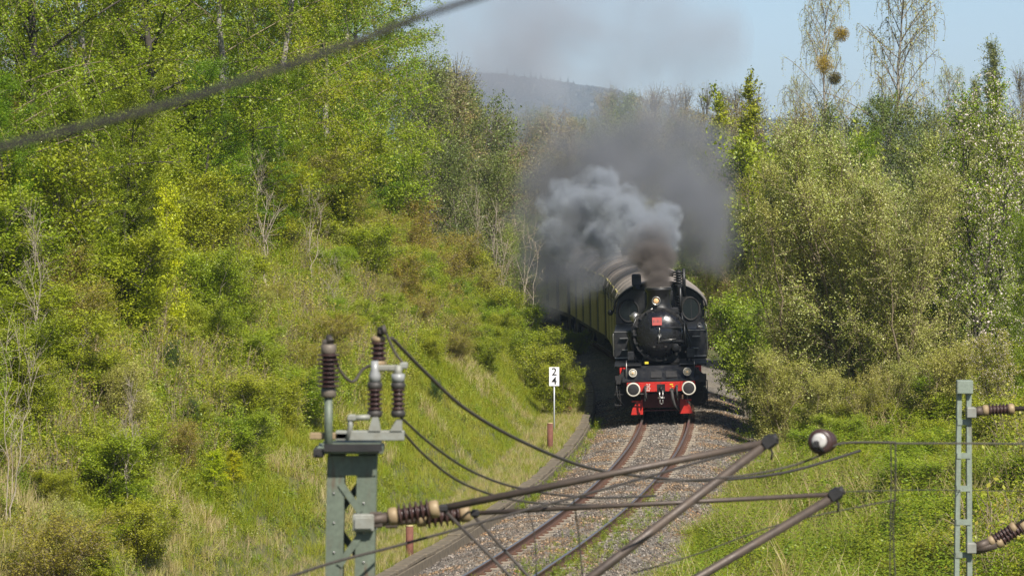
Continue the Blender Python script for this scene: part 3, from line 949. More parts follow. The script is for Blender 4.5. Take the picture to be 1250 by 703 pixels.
for k, px, D, top in FT:
    wh = anchor(px, [(560, 'right beside the left wood'), (610, 'between the wood and the hill'), (660, 'under the hill ridge'), (705, 'left above the smoke'), (745, 'above the left smoke lumps'), (790, 'straight above the chimney'), (830, 'above the right smoke'), (865, 'right above the smoke')], 'at the right bank end')
    dp = 'nearest ' if D < 185 else ('far ' if D > 250 else '')
    put(k, px, D, top=top, label=dp + G[k][0].split(' behind the smoke')[0].replace(' beyond the bend', '').replace(' behind the train', '') + ' ' + wh + (', low' if top > 200 else ''), group=G[k][1], wide=.85)

# like labels within a group are told apart by their order from left to right
from collections import defaultdict
same = defaultdict(list)
for o_ in list(COL.objects):
    if o_.type == 'EMPTY' and o_.get('label') and o_.get('group'): same[o_['label']].append(o_)
ORD = ['first', 'second', 'third', 'fourth', 'fifth', 'sixth', 'seventh', 'eighth', 'ninth', 'tenth', 'eleventh', 'twelfth']
for lb_, os_ in same.items():
    if 1 < len(os_) <= 12:
        os_.sort(key=lambda q: q.location.x / q.location.y)
        for i_, q in enumerate(os_):
            q['label'] = lb_ + (', ' + ('left', 'right')[i_] + ' one' if len(os_) == 2 else f', {ORD[i_]} from left')

# mistletoe balls in the thin birch
def mistletoe(px, py, D, r, key, label):
    rng = np.random.default_rng(px)
    d = rng.normal(size=(26, 3)); d /= np.linalg.norm(d, axis=1, keepdims=True)
    paths = [(bez(np.zeros(3), v * r * .55, v * r * .95 - np.array([0, 0, .05 * r]), 4), np.linspace(.012, .006, 4)) for v in d]
    v, f = np_tubes(paths, 3)
    e = empty('mistletoe', P(px, py, D)); tag(e, label, 'mistletoe')
    link('stems', np_mesh('mistletoe_stems', v, f, M['bark_twig']), e)
    c = rng.normal(size=(2600, 3)); c /= np.linalg.norm(c, axis=1, keepdims=True); c *= (r * rng.uniform(.3, 1.05, (2600, 1)))
    v, f = leaves(c, .055, rng, .1, .4)
    link('crown', np_mesh('mistletoe_leaves', v, f, M[key], {'tint': rng.uniform(0, 1, 2600)}), e)
mistletoe(1006, 79, 176, .50, 'mistletoe', 'golden mistletoe ball hanging in the thin weeping birch, the largest')
mistletoe(1027, 42, 176, .40, 'mistletoe', 'golden green mistletoe ball high between the two weeping birches')
mistletoe(1019, 96, 176, .33, 'mistletoe_dark', 'dark small mistletoe ball right of the golden one')

# ------------------------------------------------------------------ far hill
hp = [(-3000, 30), (200, 50), (400, 70), (480, 92), (560, 97), (600, 99), (640, 104), (680, 109), (715, 114), (745, 118), (785, 130), (860, 150), (1000, 158), (1300, 150), (3500, 160)]
def ridge(px):
    for (a, ya), (b, yb) in zip(hp, hp[1:]):
        if a <= px <= b: return ya + (yb - ya) * (px - a) / (b - a)
    return hp[-1][1]
hv, hf = [], []
rows = [(4300, 0.0), (4500, .2), (4700, .5), (4880, .8), (5000, .97), (5080, 1.0), (5300, .9), (5800, .5), (6500, 0.0)]
pxs = list(range(-3000, 3501, 20))
def hillz(px, fr, D): return 3 + (CAMZ + (HY + 4 - ridge(px)) * 5080 / F - 3) * fr + 3 * mnoise.noise((px * .02, D * .004, 1)) * fr
for D, fr in rows:
    for px in pxs:
        hv.append(((px - 625) / F * 5080, D, hillz(px, fr, D)))
n_ = len(pxs)
for i in range(len(rows) - 1):
    for j in range(n_ - 1):
        a = i * n_ + j; hf.append((a, a + 1, a + 1 + n_, a + n_))
hm = NT('hill_forest_floor'); hm.L(hm.ramp(hm.noise(hm.coords(), .02, 5), [(.35, (.05, .06, .03)), (.65, (.10, .08, .05))]), hm.b.inputs['Base Color']); hm.set(Roughness=1)
tag(link('hill', np_mesh('hill', hv, hf, hm.m, smooth=True)), 'blue wooded hill on the horizon', kind='structure')

# ------------------------------------------------------------------ scatter of uncountable growth
def scatter(name, protos, pts, rots, scls, idx, label, mats=None):
    me = bpy.data.meshes.new(name)
    n = len(pts)
    me.vertices.add(n); me.vertices.foreach_set('co', np.asarray(pts, np.float32).ravel())
    a = me.attributes.new('rot', 'FLOAT_VECTOR', 'POINT'); a.data.foreach_set('vector', np.asarray(rots, np.float32).ravel())
    a = me.attributes.new('scl', 'FLOAT_VECTOR', 'POINT'); a.data.foreach_set('vector', np.asarray(scls, np.float32).ravel())
    a = me.attributes.new('idx', 'INT', 'POINT'); a.data.foreach_set('value', np.asarray(idx, np.int32))
    o = link(name, me)
    tag(o, label, kind='stuff')
    ng = bpy.data.node_groups.new(name + '_nodes', 'GeometryNodeTree')
    ng.interface.new_socket('Geometry', in_out='INPUT', socket_type='NodeSocketGeometry')
    ng.interface.new_socket('Geometry', in_out='OUTPUT', socket_type='NodeSocketGeometry')
    N = ng.nodes; Lk = ng.links.new
    gi = N.new('NodeGroupInput'); go = N.new('NodeGroupOutput')
    jn = N.new('GeometryNodeJoinGeometry') if False else N.new('GeometryNodeGeometryToInstance')
    for pm in reversed(protos):
        po = bpy.data.objects.new(pm.name + '_source', pm)
        oi = N.new('GeometryNodeObjectInfo'); oi.inputs['Object'].default_value = po; oi.inputs['As Instance'].default_value = False
        Lk(oi.outputs['Geometry'], jn.inputs[0])
    ip = N.new('GeometryNodeInstanceOnPoints')
    ip.inputs['Pick Instance'].default_value = True
    def attr(nm, t):
        q = N.new('GeometryNodeInputNamedAttribute'); q.data_type = t; q.inputs['Name'].default_value = nm
        return q.outputs['Attribute']
    Lk(gi.outputs[0], ip.inputs['Points'])
    Lk(jn.outputs[0], ip.inputs['Instance'])
    Lk(attr('idx', 'INT'), ip.inputs['Instance Index'])
    e2r = N.new('FunctionNodeEulerToRotation'); Lk(attr('rot', 'FLOAT_VECTOR'), e2r.inputs[0]); Lk(e2r.outputs[0], ip.inputs['Rotation'])
    Lk(attr('scl', 'FLOAT_VECTOR'), ip.inputs['Scale'])
    Lk(ip.outputs[0], go.inputs[0])
    md = o.modifiers.new('scatter', 'NODES'); md.node_group = ng
    return o


def blades(name, seed, n, h, spread, w, mat, lean=.5):
    rng = np.random.default_rng(seed)
    b = rng.normal(size=(n, 3)) * spread; b[:, 2] = -.03
    hh = h * rng.uniform(.5, 1.1, (n, 1))
    d = rng.normal(size=(n, 3)) * lean; d[:, 2] = 0
    side = rng.normal(size=(n, 3)); side[:, 2] = 0; side /= np.linalg.norm(side, axis=1, keepdims=True); side *= w
    mid = b + d * hh * .35 + np.array([0, 0, 1]) * hh * .6
    tip = b + d * hh * 1.0 + np.array([0, 0, 1]) * hh * .95
    v = np.stack([b - side, b + side, mid + side * .8, mid - side * .8, tip], 1).reshape(-1, 3)
    f = []
    i = np.arange(n) * 5
    f1 = np.stack([i, i + 1, i + 2, i + 3], 1)
    f2 = np.stack([i + 3, i + 2, i + 4, i + 4], 1)
    # tip triangle stored as a thin quad
    v2 = np.concatenate([v, tip + side * .12]); f2[:, 3] = i + 4; f2[:, 2] = np.arange(n) + 5 * n
    f2 = np.stack([i + 3, i + 2, np.arange(n) + 5 * n, i + 4], 1)
    t = rng.uniform(0, 1, n)
    return np_mesh(name, v2, np.concatenate([f1, f2]), M[mat], {'tint': np.concatenate([t, t])})


def sprig(name, seed, nst, per, h, spread, leaf, mat, up=.7):
    rng = np.random.default_rng(seed)
    cs, paths = [], []
    for s in range(nst):
        a = rng.uniform(0, 2 * PI); r = spread * math.sqrt(rng.uniform(0, 1))
        p0 = np.array([math.cos(a) * r * .4, math.sin(a) * r * .4, -.03])
        hh = h * rng.uniform(.5, 1.05)
        p2 = np.array([math.cos(a) * r, math.sin(a) * r, hh])
        B = bez(p0, (p0 + p2) / 2 + np.array([0, 0, hh * .25]), p2, 5)
        t = rng.uniform(.15, 1, per) * 4; k = np.clip(t.astype(int), 0, 3); fr = (t - k)[:, None]
        cs.append(B[k] * (1 - fr) + B[k + 1] * fr + rng.normal(size=(per, 3)) * leaf * .8)
    c = np.concatenate(cs)
    v, f = leaves(c, leaf, rng, up)
    return np_mesh(name, v, f, M[mat], {'tint': rng.uniform(0, 1, len(c))})


def canes(name, seed):
    rng = np.random.default_rng(seed); paths = []; cs = []
    for i in range(15):
        a = rng.uniform(0, 2 * PI); r = rng.uniform(.3, .8); hh = rng.uniform(.5, 1.3)
        p0 = np.array([rng.normal() * .12, rng.normal() * .12, -.03]); p2 = np.array([math.cos(a) * r, math.sin(a) * r, hh * rng.uniform(.5, 1)])
        Bz = bez(p0, np.array([math.cos(a) * r * .4, math.sin(a) * r * .4, hh * 1.15]), p2, 5)
        paths.append((Bz, np.linspace(.007, .003, 5)))
        for t in rng.uniform(.25, 1, 9):
            k = min(int(t * 4), 3); cs.append(Bz[k] * (1 - (t * 4 - k)) + Bz[k + 1] * (t * 4 - k) + rng.normal(size=3) * .03)
    v, f = np_tubes(paths, 3); v2, f2 = leaves(np.array(cs), .045, rng, .7)
    me = np_mesh(name, np.concatenate([v, v2]), np.concatenate([f, f2 + len(v)]), M['bark_twig'], {'tint': rng.uniform(0, 1, len(f) + len(f2))})
    me.materials.append(M['rust_leaf']); mi = np.zeros(len(f) + len(f2), dtype=np.int32); mi[len(f):] = 1; me.polygons.foreach_set('material_index', mi)
    return me

def nettle(name, seed):
    rng = np.random.default_rng(seed); V, Fc, T = [], [], []; n0 = 0
    for i in range(7):
        b = np.array([rng.normal() * .16, rng.normal() * .16, -.03]); hh = rng.uniform(.5, 1.0); ln = rng.normal(size=2) * .09
        for t in np.linspace(.15, 1, 11):
            p = b + np.array([ln[0] * t, ln[1] * t, hh * t]); L_ = .10 * (1.15 - .7 * t)
            a = rng.uniform(0, PI)
            for q in (0, PI):
                d = np.array([math.cos(a + q), math.sin(a + q), -.25]); sd = np.array([-math.sin(a + q), math.cos(a + q), 0]) * L_ * .28
                V += [p, p + d * L_ * .5 + sd, p + d * L_, p + d * L_ * .5 - sd]; Fc.append((n0, n0 + 1, n0 + 2, n0 + 3)); n0 += 4; T.append(t * .7 + rng.uniform(0, .3))
    return np_mesh(name, V, Fc, M['herb'], {'tint': T})

P_GRASS = [blades('grass_tuft', 21, 26, .42, .10, .006, 'grass'), blades('grass_tuft_b', 22, 22, .55, .12, .006, 'grass', .4), blades('straw_tuft', 23, 20, .6, .10, .005, 'straw', .35),
           sprig('herb_sprig', 24, 7, 12, .40, .16, .045, 'herb'), sprig('bramble_sprig', 25, 12, 14, .55, .38, .05, 'bramble'), sprig('herb_tall', 26, 6, 18, .75, .15, .045, 'herb'),
           blades('dry_stalks', 27, 12, 1.0, .16, .006, 'straw', .25), canes('cane_tangle', 28), sprig('shrub_sprig', 29, 9, 26, 1.15, .45, .042, 'hedge_leaf'), nettle('nettle_clump', 30)]

def fields(seed, n, yr, orr, side):
    """random points over the bank as (x, y, z)"""
    rr = np.random.default_rng(seed)
    out = []
    while len(out) < n:
        y = rr.uniform(*yr); o = rr.uniform(*orr)
        p = tpoint(y, side * o)
        px = 625 + p.x * F / p.y
        if not (-90 < px < 1340): continue
        z = H(p.x, p.y)
        py = HY + (CAMZ - z) * F / p.y
        if py > 780: continue
        out.append((p.x, p.y, z, o, px, py))
    return np.array(out), rr

# left bank
pts, rr = fields(31, 60000, (58, 150), (2.8, 17), -1)
idx = np.zeros(len(pts), int)
for i, (x, y, z, o, px, py) in enumerate(pts):
    n1 = mnoise.noise((x * .3, y * .2, 4.4)); u = rr.uniform()
    dry = mnoise.noise((x * .45, y * .3, 9.7))
    if o < 4.2: k = 2 if u < .5 else 0
    elif o < 6.8: k = 2 if dry > .3 and u < .5 else (0 if u < .38 else 1 if u < .72 else 3 if u < .92 else 4)
    else: k = 7 if u < .07 else (8 if u < .30 else (4 if u < .52 + n1 * .3 else (5 if u < .74 else 3 if u < .86 else 1 if u < .96 else 2)))
    if px < 480 and py > 560 and u < .45: k = 2 if dry > -.1 else k
    idx[i] = k
s_ = rr.uniform(.6, 1.15, len(pts)) * np.interp(pts[:, 3], [4.2, 5, 6.5, 8], [.4, .6, .8, .8])
scatter('slope_undergrowth', P_GRASS, pts[:, :3], np.stack([rr.normal(size=len(pts)) * .12, rr.normal(size=len(pts)) * .12, rr.uniform(0, 2 * PI, len(pts))], 1), np.stack([s_] * 3, 1), idx,
        'grass, brambles and herbs covering the left cutting slope')
# right side
pts, rr = fields(32, 42000, (68, 135), (.4, 17), 1)
keep = np.ones(len(pts), bool); idx = np.zeros(len(pts), int)
for i, (x, y, z, o, px, py) in enumerate(pts):
    u = rr.uniform(); edge = float(np.interp(y, [70, 78, 84, 92, 100, 106], [.1, .3, .6, 1.1, 1.95, 3.0])) + .45 * mnoise.noise((y * .35, 0, 1))
    if abs(o - .752) < .07: keep[i] = False; continue
    if y > 104: edge = 3.5 + .3 * mnoise.noise((y * .3, 0, 1)) - sstep(112, 122, y) * .4
    dens = sstep(edge - .5, edge + .5, o)
    if u > dens + .0: keep[i] = False; continue
    dry = mnoise.noise((x * .35, y * .22, 6.7)); u = rr.uniform()
    far = sstep(8, 13, o)
    k = (6 if u < .12 else 2) if (u < .38 * (1 - far) and dry > -.35) else (0 if u < .50 else 1 if u < .74 else 9 if u < .90 else 5)
    if far > .35 and u > .2: k = 9 if u < .55 else (5 if u < .62 else 4 if u < .7 else 8 if u < .82 else 7 if u < .87 else 1)
    if o < 3 and k in (4, 8, 5, 6, 9): k = 3
    idx[i] = k or 0
s_ = rr.uniform(.6, 1.1, len(pts)) * np.interp(pts[:, 3], [1, 2.5, 5, 9, 13], [.45, .7, 1.2, 1.45, 1.7]) * np.array([1 + .6 * mnoise.noise((q[0] * .5, q[1] * .35, 2.0)) for q in pts])
rot = np.stack([rr.normal(size=len(pts)) * .1, rr.normal(size=len(pts)) * .1, rr.uniform(0, 2 * PI, len(pts))], 1)
scatter('verge_undergrowth', P_GRASS, pts[keep, :3], rot[keep], np.stack([s_] * 3, 1)[keep], idx[keep], 'tall grass, dry stalks and nettles right of the track')
# weeds on the ballast edge and between the rails in front
rr = np.random.default_rng(33); pp = []
while len(pp) < 900:
    y = rr.uniform(66, 94); o = rr.normal() * .45 + 1.1 - (90 - y) * .02
    if rr.uniform() > 1 - (y - 66) / 34: continue
    if abs(abs(o) - .752) < .06: continue
    p = tpoint(y, o, -.2); pp.append(tuple(p))
for _ in range(220):
    y = rr.uniform(92, 122); o = -2.3 + rr.normal() * .14; pp.append(tuple(tpoint(y, o, -.40)))
for _ in range(260):
    y = rr.uniform(95, 120); o = rr.uniform(1.9, 3.2); pp.append(tuple(tpoint(y, o, -.4)))
pp = np.array(pp); n = len(pp); s_ = rr.uniform(.25, .6, n)
scatter('track_weeds', P_GRASS, pp, np.stack([np.zeros(n), np.zeros(n), rr.uniform(0, 6.28, n)], 1), np.stack([s_] * 3, 1), rr.choice([3, 5, 3, 0], n), 'small green weeds growing through the ballast along the right rail')
# loose stones of the ballast
rr = np.random.default_rng(34)
stones = []
for q in range(4):
    bm = bmesh.new(); bmesh.ops.create_icosphere(bm, subdivisions=1, radius=.5)
    for v in bm.verts: v.co = Vector((v.co.x * rr.uniform(.7, 1.2), v.co.y * rr.uniform(.7, 1.2), v.co.z * rr.uniform(.5, .9)))
    me = bpy.data.meshes.new('ballast_stone'); bm.to_mesh(me); bm.free(); me.materials.append(M['stone']); stones.append(me)
ns = 56000
Y = rr.uniform(68, 132, ns); O = rr.uniform(-2.48, 3.45, ns)
zz = np.interp(O, [p[0] for p in prof], [p[1] for p in prof]) + .03 * np.clip(O, -1.8, 1.8) * np.clip(1 - (np.abs(O) - 1.8), 0, 1)
sz = rr.uniform(.03, .075, ns)
pp = [tuple(tpoint(y, o, z)) for y, o, z in zip(Y, O, zz + sz * .12)]
k = (np.abs(np.abs(O) - .752) > .20) | ((np.abs(np.abs(O) - .752) > .08) & (rr.uniform(0, 1, ns) < .18))
pp = np.array(pp)[k]; sz = sz[k]
scatter('ballast_stones', stones, pp, rr.uniform(0, 6.28, (len(pp), 3)), np.stack([sz] * 3, 1), rr.integers(0, 4, len(pp)), 'loose grey and brown stones of the track ballast')
# forest on the hill
rng = np.random.default_rng(35)
def hill_crown(seed, mat):
    r2 = np.random.default_rng(seed)
    c = r2.normal(size=(300, 3)); c /= np.linalg.norm(c, axis=1, keepdims=True); c *= np.array([4, 4, 4.5]) * r2.uniform(.6, 1.05, (300, 1)); c[:, 2] += 7
    v, f = leaves(c, 1.2, r2, .3, .8)
    return np_mesh('hill_crown', v, f, M[mat], {'tint': r2.uniform(0, 1, 300)})
M['hill_leaf'] = leaf_mat('hill_leaf', (.06, .05, .035), (.10, .09, .05), (.06, .07, .03), trans=.1, patch=.004)
hc = [hill_crown(1, 'hill_leaf'), hill_crown(2, 'hill_leaf'), hill_crown(3, 'conifer')]
pp = []
for _ in range(6500):
    px = rng.uniform(380, 1000); u = rng.uniform(0, 1); D = 4300 + 820 * u
    fr = np.interp(D, [r[0] for r in rows], [r[1] for r in rows])
    pp.append(((px - 625) / F * 5080, D, hillz(px, fr, D) - 3.5))
n = len(pp)
scatter('hill_forest', hc, pp, np.stack([np.zeros(n), np.zeros(n), rng.uniform(0, 6.28, n)], 1), np.stack([rng.uniform(.6, 1.0, n)] * 3, 1), rng.choice([0, 1, 0, 1, 2], n), 'hazy bluish brown forest covering the far hill')
cm = []
r2 = np.random.default_rng(5); c = []
for i in range(700):
    t = r2.uniform(0, 1); a = r2.uniform(0, 2 * PI); r = (1 - t) * 2.7 * r2.uniform(.5, 1.05)
    c.append((math.cos(a) * r, math.sin(a) * r, 2 + t * 15))
v, f = leaves(np.array(c), .9, r2, -.1, .5)
spr_c = np_mesh('spruce_crown', v, f, M['conifer'], {'tint': r2.uniform(0, 1, 700)})
spr_t = MB().cyl((0, 0, -2), (0, 0, 17), .3, 6, .04).mesh('spruce_trunk', M['bark_dark'])
for px, sc in [(619, .95), (628, .8), (648, 1.0), (654, .85), (660, .95), (668, .75), (684, .8), (693, .9), (607, .75), (640, .8), (700, .7), (676, .65), (716, .62)]:
    e = empty('spruce_tree', ((px - 625) / F * 5080, 5060, hillz(px, 1, 5060) - 1)); e.scale = (sc, sc, sc)
    tag(e, 'dark blue spruce standing above the forest on the far hill ridge', 'tree', 'spruces on the far ridge')
    link('trunk', spr_t, e); link('crown', spr_c, e)
# ------------------------------------------------------------------ paints
black = paint('locomotive_black', (.009, .009, .010), (.026, .025, .023), .38, .0, 5, .55, .12)
black_dull = paint('sooty_black', (.012, .011, .011), (.035, .032, .03), .7, 0, 6, .6, .2)
black_gloss = paint('polished_black', (.010, .010, .012), (.03, .03, .03), .2, 0, 4, .3, .05)
red = paint('signal_red', (.50, .020, .011), (.17, .018, .012), .42, 0, 5, .5, .08)
red_plate = paint('red_plate', (.30, .018, .010), (.36, .06, .04), .45, 0, 30, .6, 0)
white_p = paint('off_white_paint', (.58, .54, .46), (.45, .40, .33), .5, 0, 12, .5, 0)
steel = paint('worn_steel', (.35, .34, .32), (.12, .11, .10), .35, .8, 14, .5, .1)
brass = paint('brass', (.55, .38, .12), (.25, .16, .06), .35, .8, 14, .4, 0)
rubber = paint('rubber_hose', (.03, .028, .027), (.10, .09, .08), .7, 0, 10, .6, .1)
roof_mat = paint('dusty_roof', (.24, .205, .175), (.15, .13, .115), .6, 0, 1.6, .7, .2, bscale=8)
cream = paint('faded_cream_panel', (.38, .34, .13), (.24, .21, .08), .5, 0, 2.5, .5, .05)
dgreen = paint('dark_coach_green', (.035, .045, .032), (.06, .055, .045), .5, 0, 3, .5, .1)
orange_p = paint('faded_orange_panel', (.50, .16, .05), (.3, .1, .04), .5, 0, 3, .4, 0)
yellow_p = paint('yellow_paint', (.75, .60, .04), (.4, .3, .04), .5, 0, 12, .4, 0)
concrete = paint('old_concrete', (.15, .12, .08), (.07, .058, .04), .9, 0, 4, .8, .5)
rust_m = paint('rusty_post', (.17, .065, .04), (.09, .04, .03), .85, .1, 7, .8, .4)
galv = weathered_paint('grey_green_mast_paint', (.125, .15, .11), (.10, .055, .032))
galv_light = paint('pale_grey_bracket', (.27, .275, .24), (.16, .14, .10), .55, .2, 7, .6, .15)
tube_mat = paint('weathered_tube', (.075, .058, .047), (.12, .085, .06), .5, .35, 9, .6, .15)
wire_mat = paint('stranded_wire', (.055, .047, .04), (.10, .08, .06), .6, .3, 30, .5, .2)
porcelain = paint('brown_porcelain', (.045, .021, .018), (.085, .055, .045), .38, 0, 10, .4, .03)
cap_mat = paint('tan_insulator_cap', (.30, .22, .12), (.16, .10, .055), .6, .1, 12, .6, .15)
white_cer = paint('white_ceramic', (.27, .275, .27), (.16, .155, .14), .3, 0, 10, .4, 0)
gl = NT('dark_glass'); gl.set(Roughness=.25); gl.b.inputs['Base Color'].default_value = (.012, .016, .016, 1); gl.b.inputs['Specular IOR Level'].default_value = .35
glass = gl.m
lg = NT('lamp_glass'); lg.b.inputs['Base Color'].default_value = (.40, .36, .28, 1); lg.set(Roughness=.12)
lg.b.inputs['Emission Color'].default_value = (1, .86, .6, 1); lg.b.inputs['Emission Strength'].default_value = .06
lamp_glass = lg.m
lo = NT('lit_bulb'); lo.b.inputs['Base Color'].default_value = (.45, .26, .12, 1)
lo.b.inputs['Emission Color'].default_value = (1, .62, .28, 1); lo.b.inputs['Emission Strength'].default_value = .28
lit_bulb = lo.m
sg = NT('sign_black'); sg.b.inputs['Base Color'].default_value = (.015, .015, .015, 1); sg.set(Roughness=.6)
sign_black = sg.m


def arc(cx, cz, rx, rz, a0, a1, n):
    return [(cx + rx * math.cos(a0 + (a1 - a0) * i / n), cz + rz * math.sin(a0 + (a1 - a0) * i / n)) for i in range(n + 1)]


def ring_pts(c, r, n, axis='y', sx=1, sz=1):
    return [(c[0] + r * sx * math.cos(2 * PI * i / n), c[1], c[2] + r * sz * math.sin(2 * PI * i / n)) for i in range(n)]


# ------------------------------------------------------------------ steam locomotive (faces -Y, buffers at y=0)
th = math.atan(tslope(122.5))
LD = 116.5
loco = empty('steam_locomotive', (4.74, LD, .0), (0, math.radians(-1.75), -th))
tag(loco, 'black steam tank locomotive with red buffer beam and two white ringed buffers', 'locomotive')
B = lambda n, m, mb, p=loco: mb.build(n, m, p)
FY = -1
# buffer beam
bb = B('buffer_beam', red, MB().box((0, .66, 1.09), (2.16, .08, .31), bev=.01))
for x0, w_ in ((-.42, .028), (-.37, .028)):
    for k in range(4):
        B('stencil_letter', white_p, MB().box((x0 - .02, .617, 1.17 - k * .062), (.07, .006, .028)).box((x0 + .06 - .02 * (k % 2), .617, 1.17 - k * .062), (.035, .006, .04)), bb) if x0 < -.4 else None
B('stencil_mark', yellow_p, MB().box((.33, .617, 1.16), (.10, .006, .03)).box((.37, .617, 1.10), (.05, .006, .03)).box((.33, .617, 1.03), (.09, .006, .025)), bb)
rv = MB()
for i in range(-6, 7):
    for z in (1.215, .965): rv.lathe([(.015, 0), (.012, .012), (0, .016)], (i * .16, .62, z), (0, -1, 0), 6)
B('rivets', red, rv, bb)
for sx in (-1, 1):
    bf_ = B('buffer', black, MB().lathe([(.17, .60), (.17, .57), (.13, .56), (.125, .34), (.10, .33), (.10, .06)], (sx * .875, 0, 1.06), (0, 1, 0), 24) if False else
            MB().cyl((sx * .875, .66, 1.06), (sx * .875, .32, 1.06), .125, 20).cyl((sx * .875, .34, 1.06), (sx * .875, .05, 1.06), .075, 16).box((sx * .875, .61, 1.06), (.34, .04, .34), bev=.01))
    B('buffer_head', black_dull, MB().lathe([(.16, .07), (.212, .05), (.215, .03), (.19, .008), (.10, -.006), (0, -.012)], (sx * .875, 0, 1.06), (0, 1, 0), 32), bf_)
    B('white_ring', white_p, MB().lathe([(.222, .045), (.226, .02), (.205, .0), (.182, -.006), (.178, .006), (.19, .02)], (sx * .875, 0, 1.06), (0, 1, 0), 36), bf_)
# sloping front apron and running plate
B('front_apron', black, MB().prism([(.62, 1.26), (.70, 1.26), (1.28, 1.69), (1.28, 1.73), (1.2, 1.73), (.62, 1.30)], -1.22, 1.22, 'yz'))
ap = MB()
for x in (-1.0, -.55, 0, .55, 1.0):
    for t in (.1, .5, .9): ap.lathe([(.014, 0), (0, .014)], (x, .61 + .58 * t, 1.30 + .43 * t), (0, -.6, .8), 6)
B('apron_hatch', black_dull, MB().box((-.14, .80, 1.47), (.36, .015, .30), rot=(-math.radians(53), 0, 0), bev=.004).box((.34, .80, 1.47), (.36, .015, .30), rot=(-math.radians(53), 0, 0), bev=.004))
B('apron_rivets', black, ap)
for sx in (-1, 1):
    B('running_plate', black, MB().box((sx * 1.04, 2.42, 1.755), (.86, 2.7, .045), bev=.01).box((sx * 1.44, 5.2, 1.72), (.06, 7.0, .12)))
    B('red_frame_plate', red, MB().prism([(sx * 1.30, 1.42), (sx * 1.30, 1.70), (sx * 1.12, 1.70), (sx * (1.16 if sx < 0 else 1.08), 1.42 if sx < 0 else 1.60)], 1.10, 1.13))
    B('side_skirt', black_dull, MB().box((sx * 1.32, .95, 1.33), (.26, .04, .24), bev=.01).prism([(sx * 1.08, 1.20), (sx * 1.42, 1.20), (sx * 1.42, 1.40), (sx * 1.12, 1.66)], .80, .83))
    # lamp
    lx = -.88 if sx < 0 else .845
    lz = 1.55
    lamp = B('headlight', black, MB().cyl((lx, .60, lz), (lx, .80, lz), .125, 24, .09).box((lx, .72, lz - .17), (.05, .06, .12)))
    B('lamp_glass', lamp_glass, MB().lathe([(.105, .02), (.085, -.01), (0, -.03)], (lx, .60, lz), (0, 1, 0), 24), lamp)
    B('lamp_rim', white_p, MB().lathe([(.13, .03), (.132, -.015), (.108, -.025), (.102, .01)], (lx, .60, lz), (0, 1, 0), 28), lamp)
    B('bulb', lit_bulb, MB().lathe([(.028, 0), (.02, -.02), (0, -.028)], (lx, .575, lz), (0, 1, 0), 12), lamp)
    # cylinder with covers
    cyb = MB().cyl((sx * 1.16, 1.55, .72), (sx * 1.16, 2.55, .72), .33, 24).cyl((sx * 1.16, 1.48, .72), (sx * 1.16, 1.56, .72), .25, 20).cyl((sx * 1.14, 1.50, 1.12), (sx * 1.14, 2.5, 1.12), .17, 18).cyl((sx * 1.14, 1.2, 1.12), (sx * 1.14, 1.5, 1.12), .06, 10)
    for k in range(10):
        a = 2 * PI * k / 10
        cyb.cyl((sx * 1.16 + .29 * math.cos(a), 1.5, .72 + .29 * math.sin(a)), (sx * 1.16 + .29 * math.cos(a), 1.56, .72 + .29 * math.sin(a)), .022, 6)
    B('cylinder', black_dull, cyb)
    # steps and pipes below the running plate ends
    stp = MB().box((sx * 1.34, .98, .52), (.30, .22, .03)).box((sx * 1.34, .98, .86), (.30, .22, .03)).box((sx * 1.20, 1.0, .85), (.03, .04, .8)).box((sx * 1.47, 1.0, .85), (.03, .04, .8))
    stp.box((sx * 1.36, 1.25, 1.12), (.16, .2, .14), bev=.02).tube([(sx * 1.28, .9, 1.3), (sx * 1.34, .85, 1.0), (sx * 1.30, .95, .62), (sx * 1.38, 1.0, .42)], .025, 6)
    stp.tube([(sx * 1.42, .86, 1.2), (sx * 1.40, .84, .8), (sx * 1.22, .9, .5)], .02, 6)
    B('step', black_dull, stp)
    # rail guard
    B('rail_guard', red, MB().prism([(sx * (.60 if sx < 0 else .56), .20), (sx * .98, .20), (sx * .93, .40), (sx * .80, .58), (sx * .60, .68)], .96, 1.0).box((sx * .8, 1.06, .62), (.3, .2, .05)))
    B('frame_plate', black_dull, MB().box((sx * .52, 6.2, .95), (.03, 11.0, .62)))
    # steps of handrail at the front corner
    B('handrail', steel if sx < 0 else black, MB().tube([(sx * 1.08, .70, 1.25), (sx * 1.08, .69, 1.85), (sx * 1.08, .9, 1.93)], .018, 6))
B('cross_member', paint('dark_red_frame', (.10, .012, .010), (.04, .02, .018), .6, 0, 5, .6), MB().box((0, 1.1, .62), (1.3, .04, .44)).box((0, 1.35, .30), (1.2, .3, .04)))
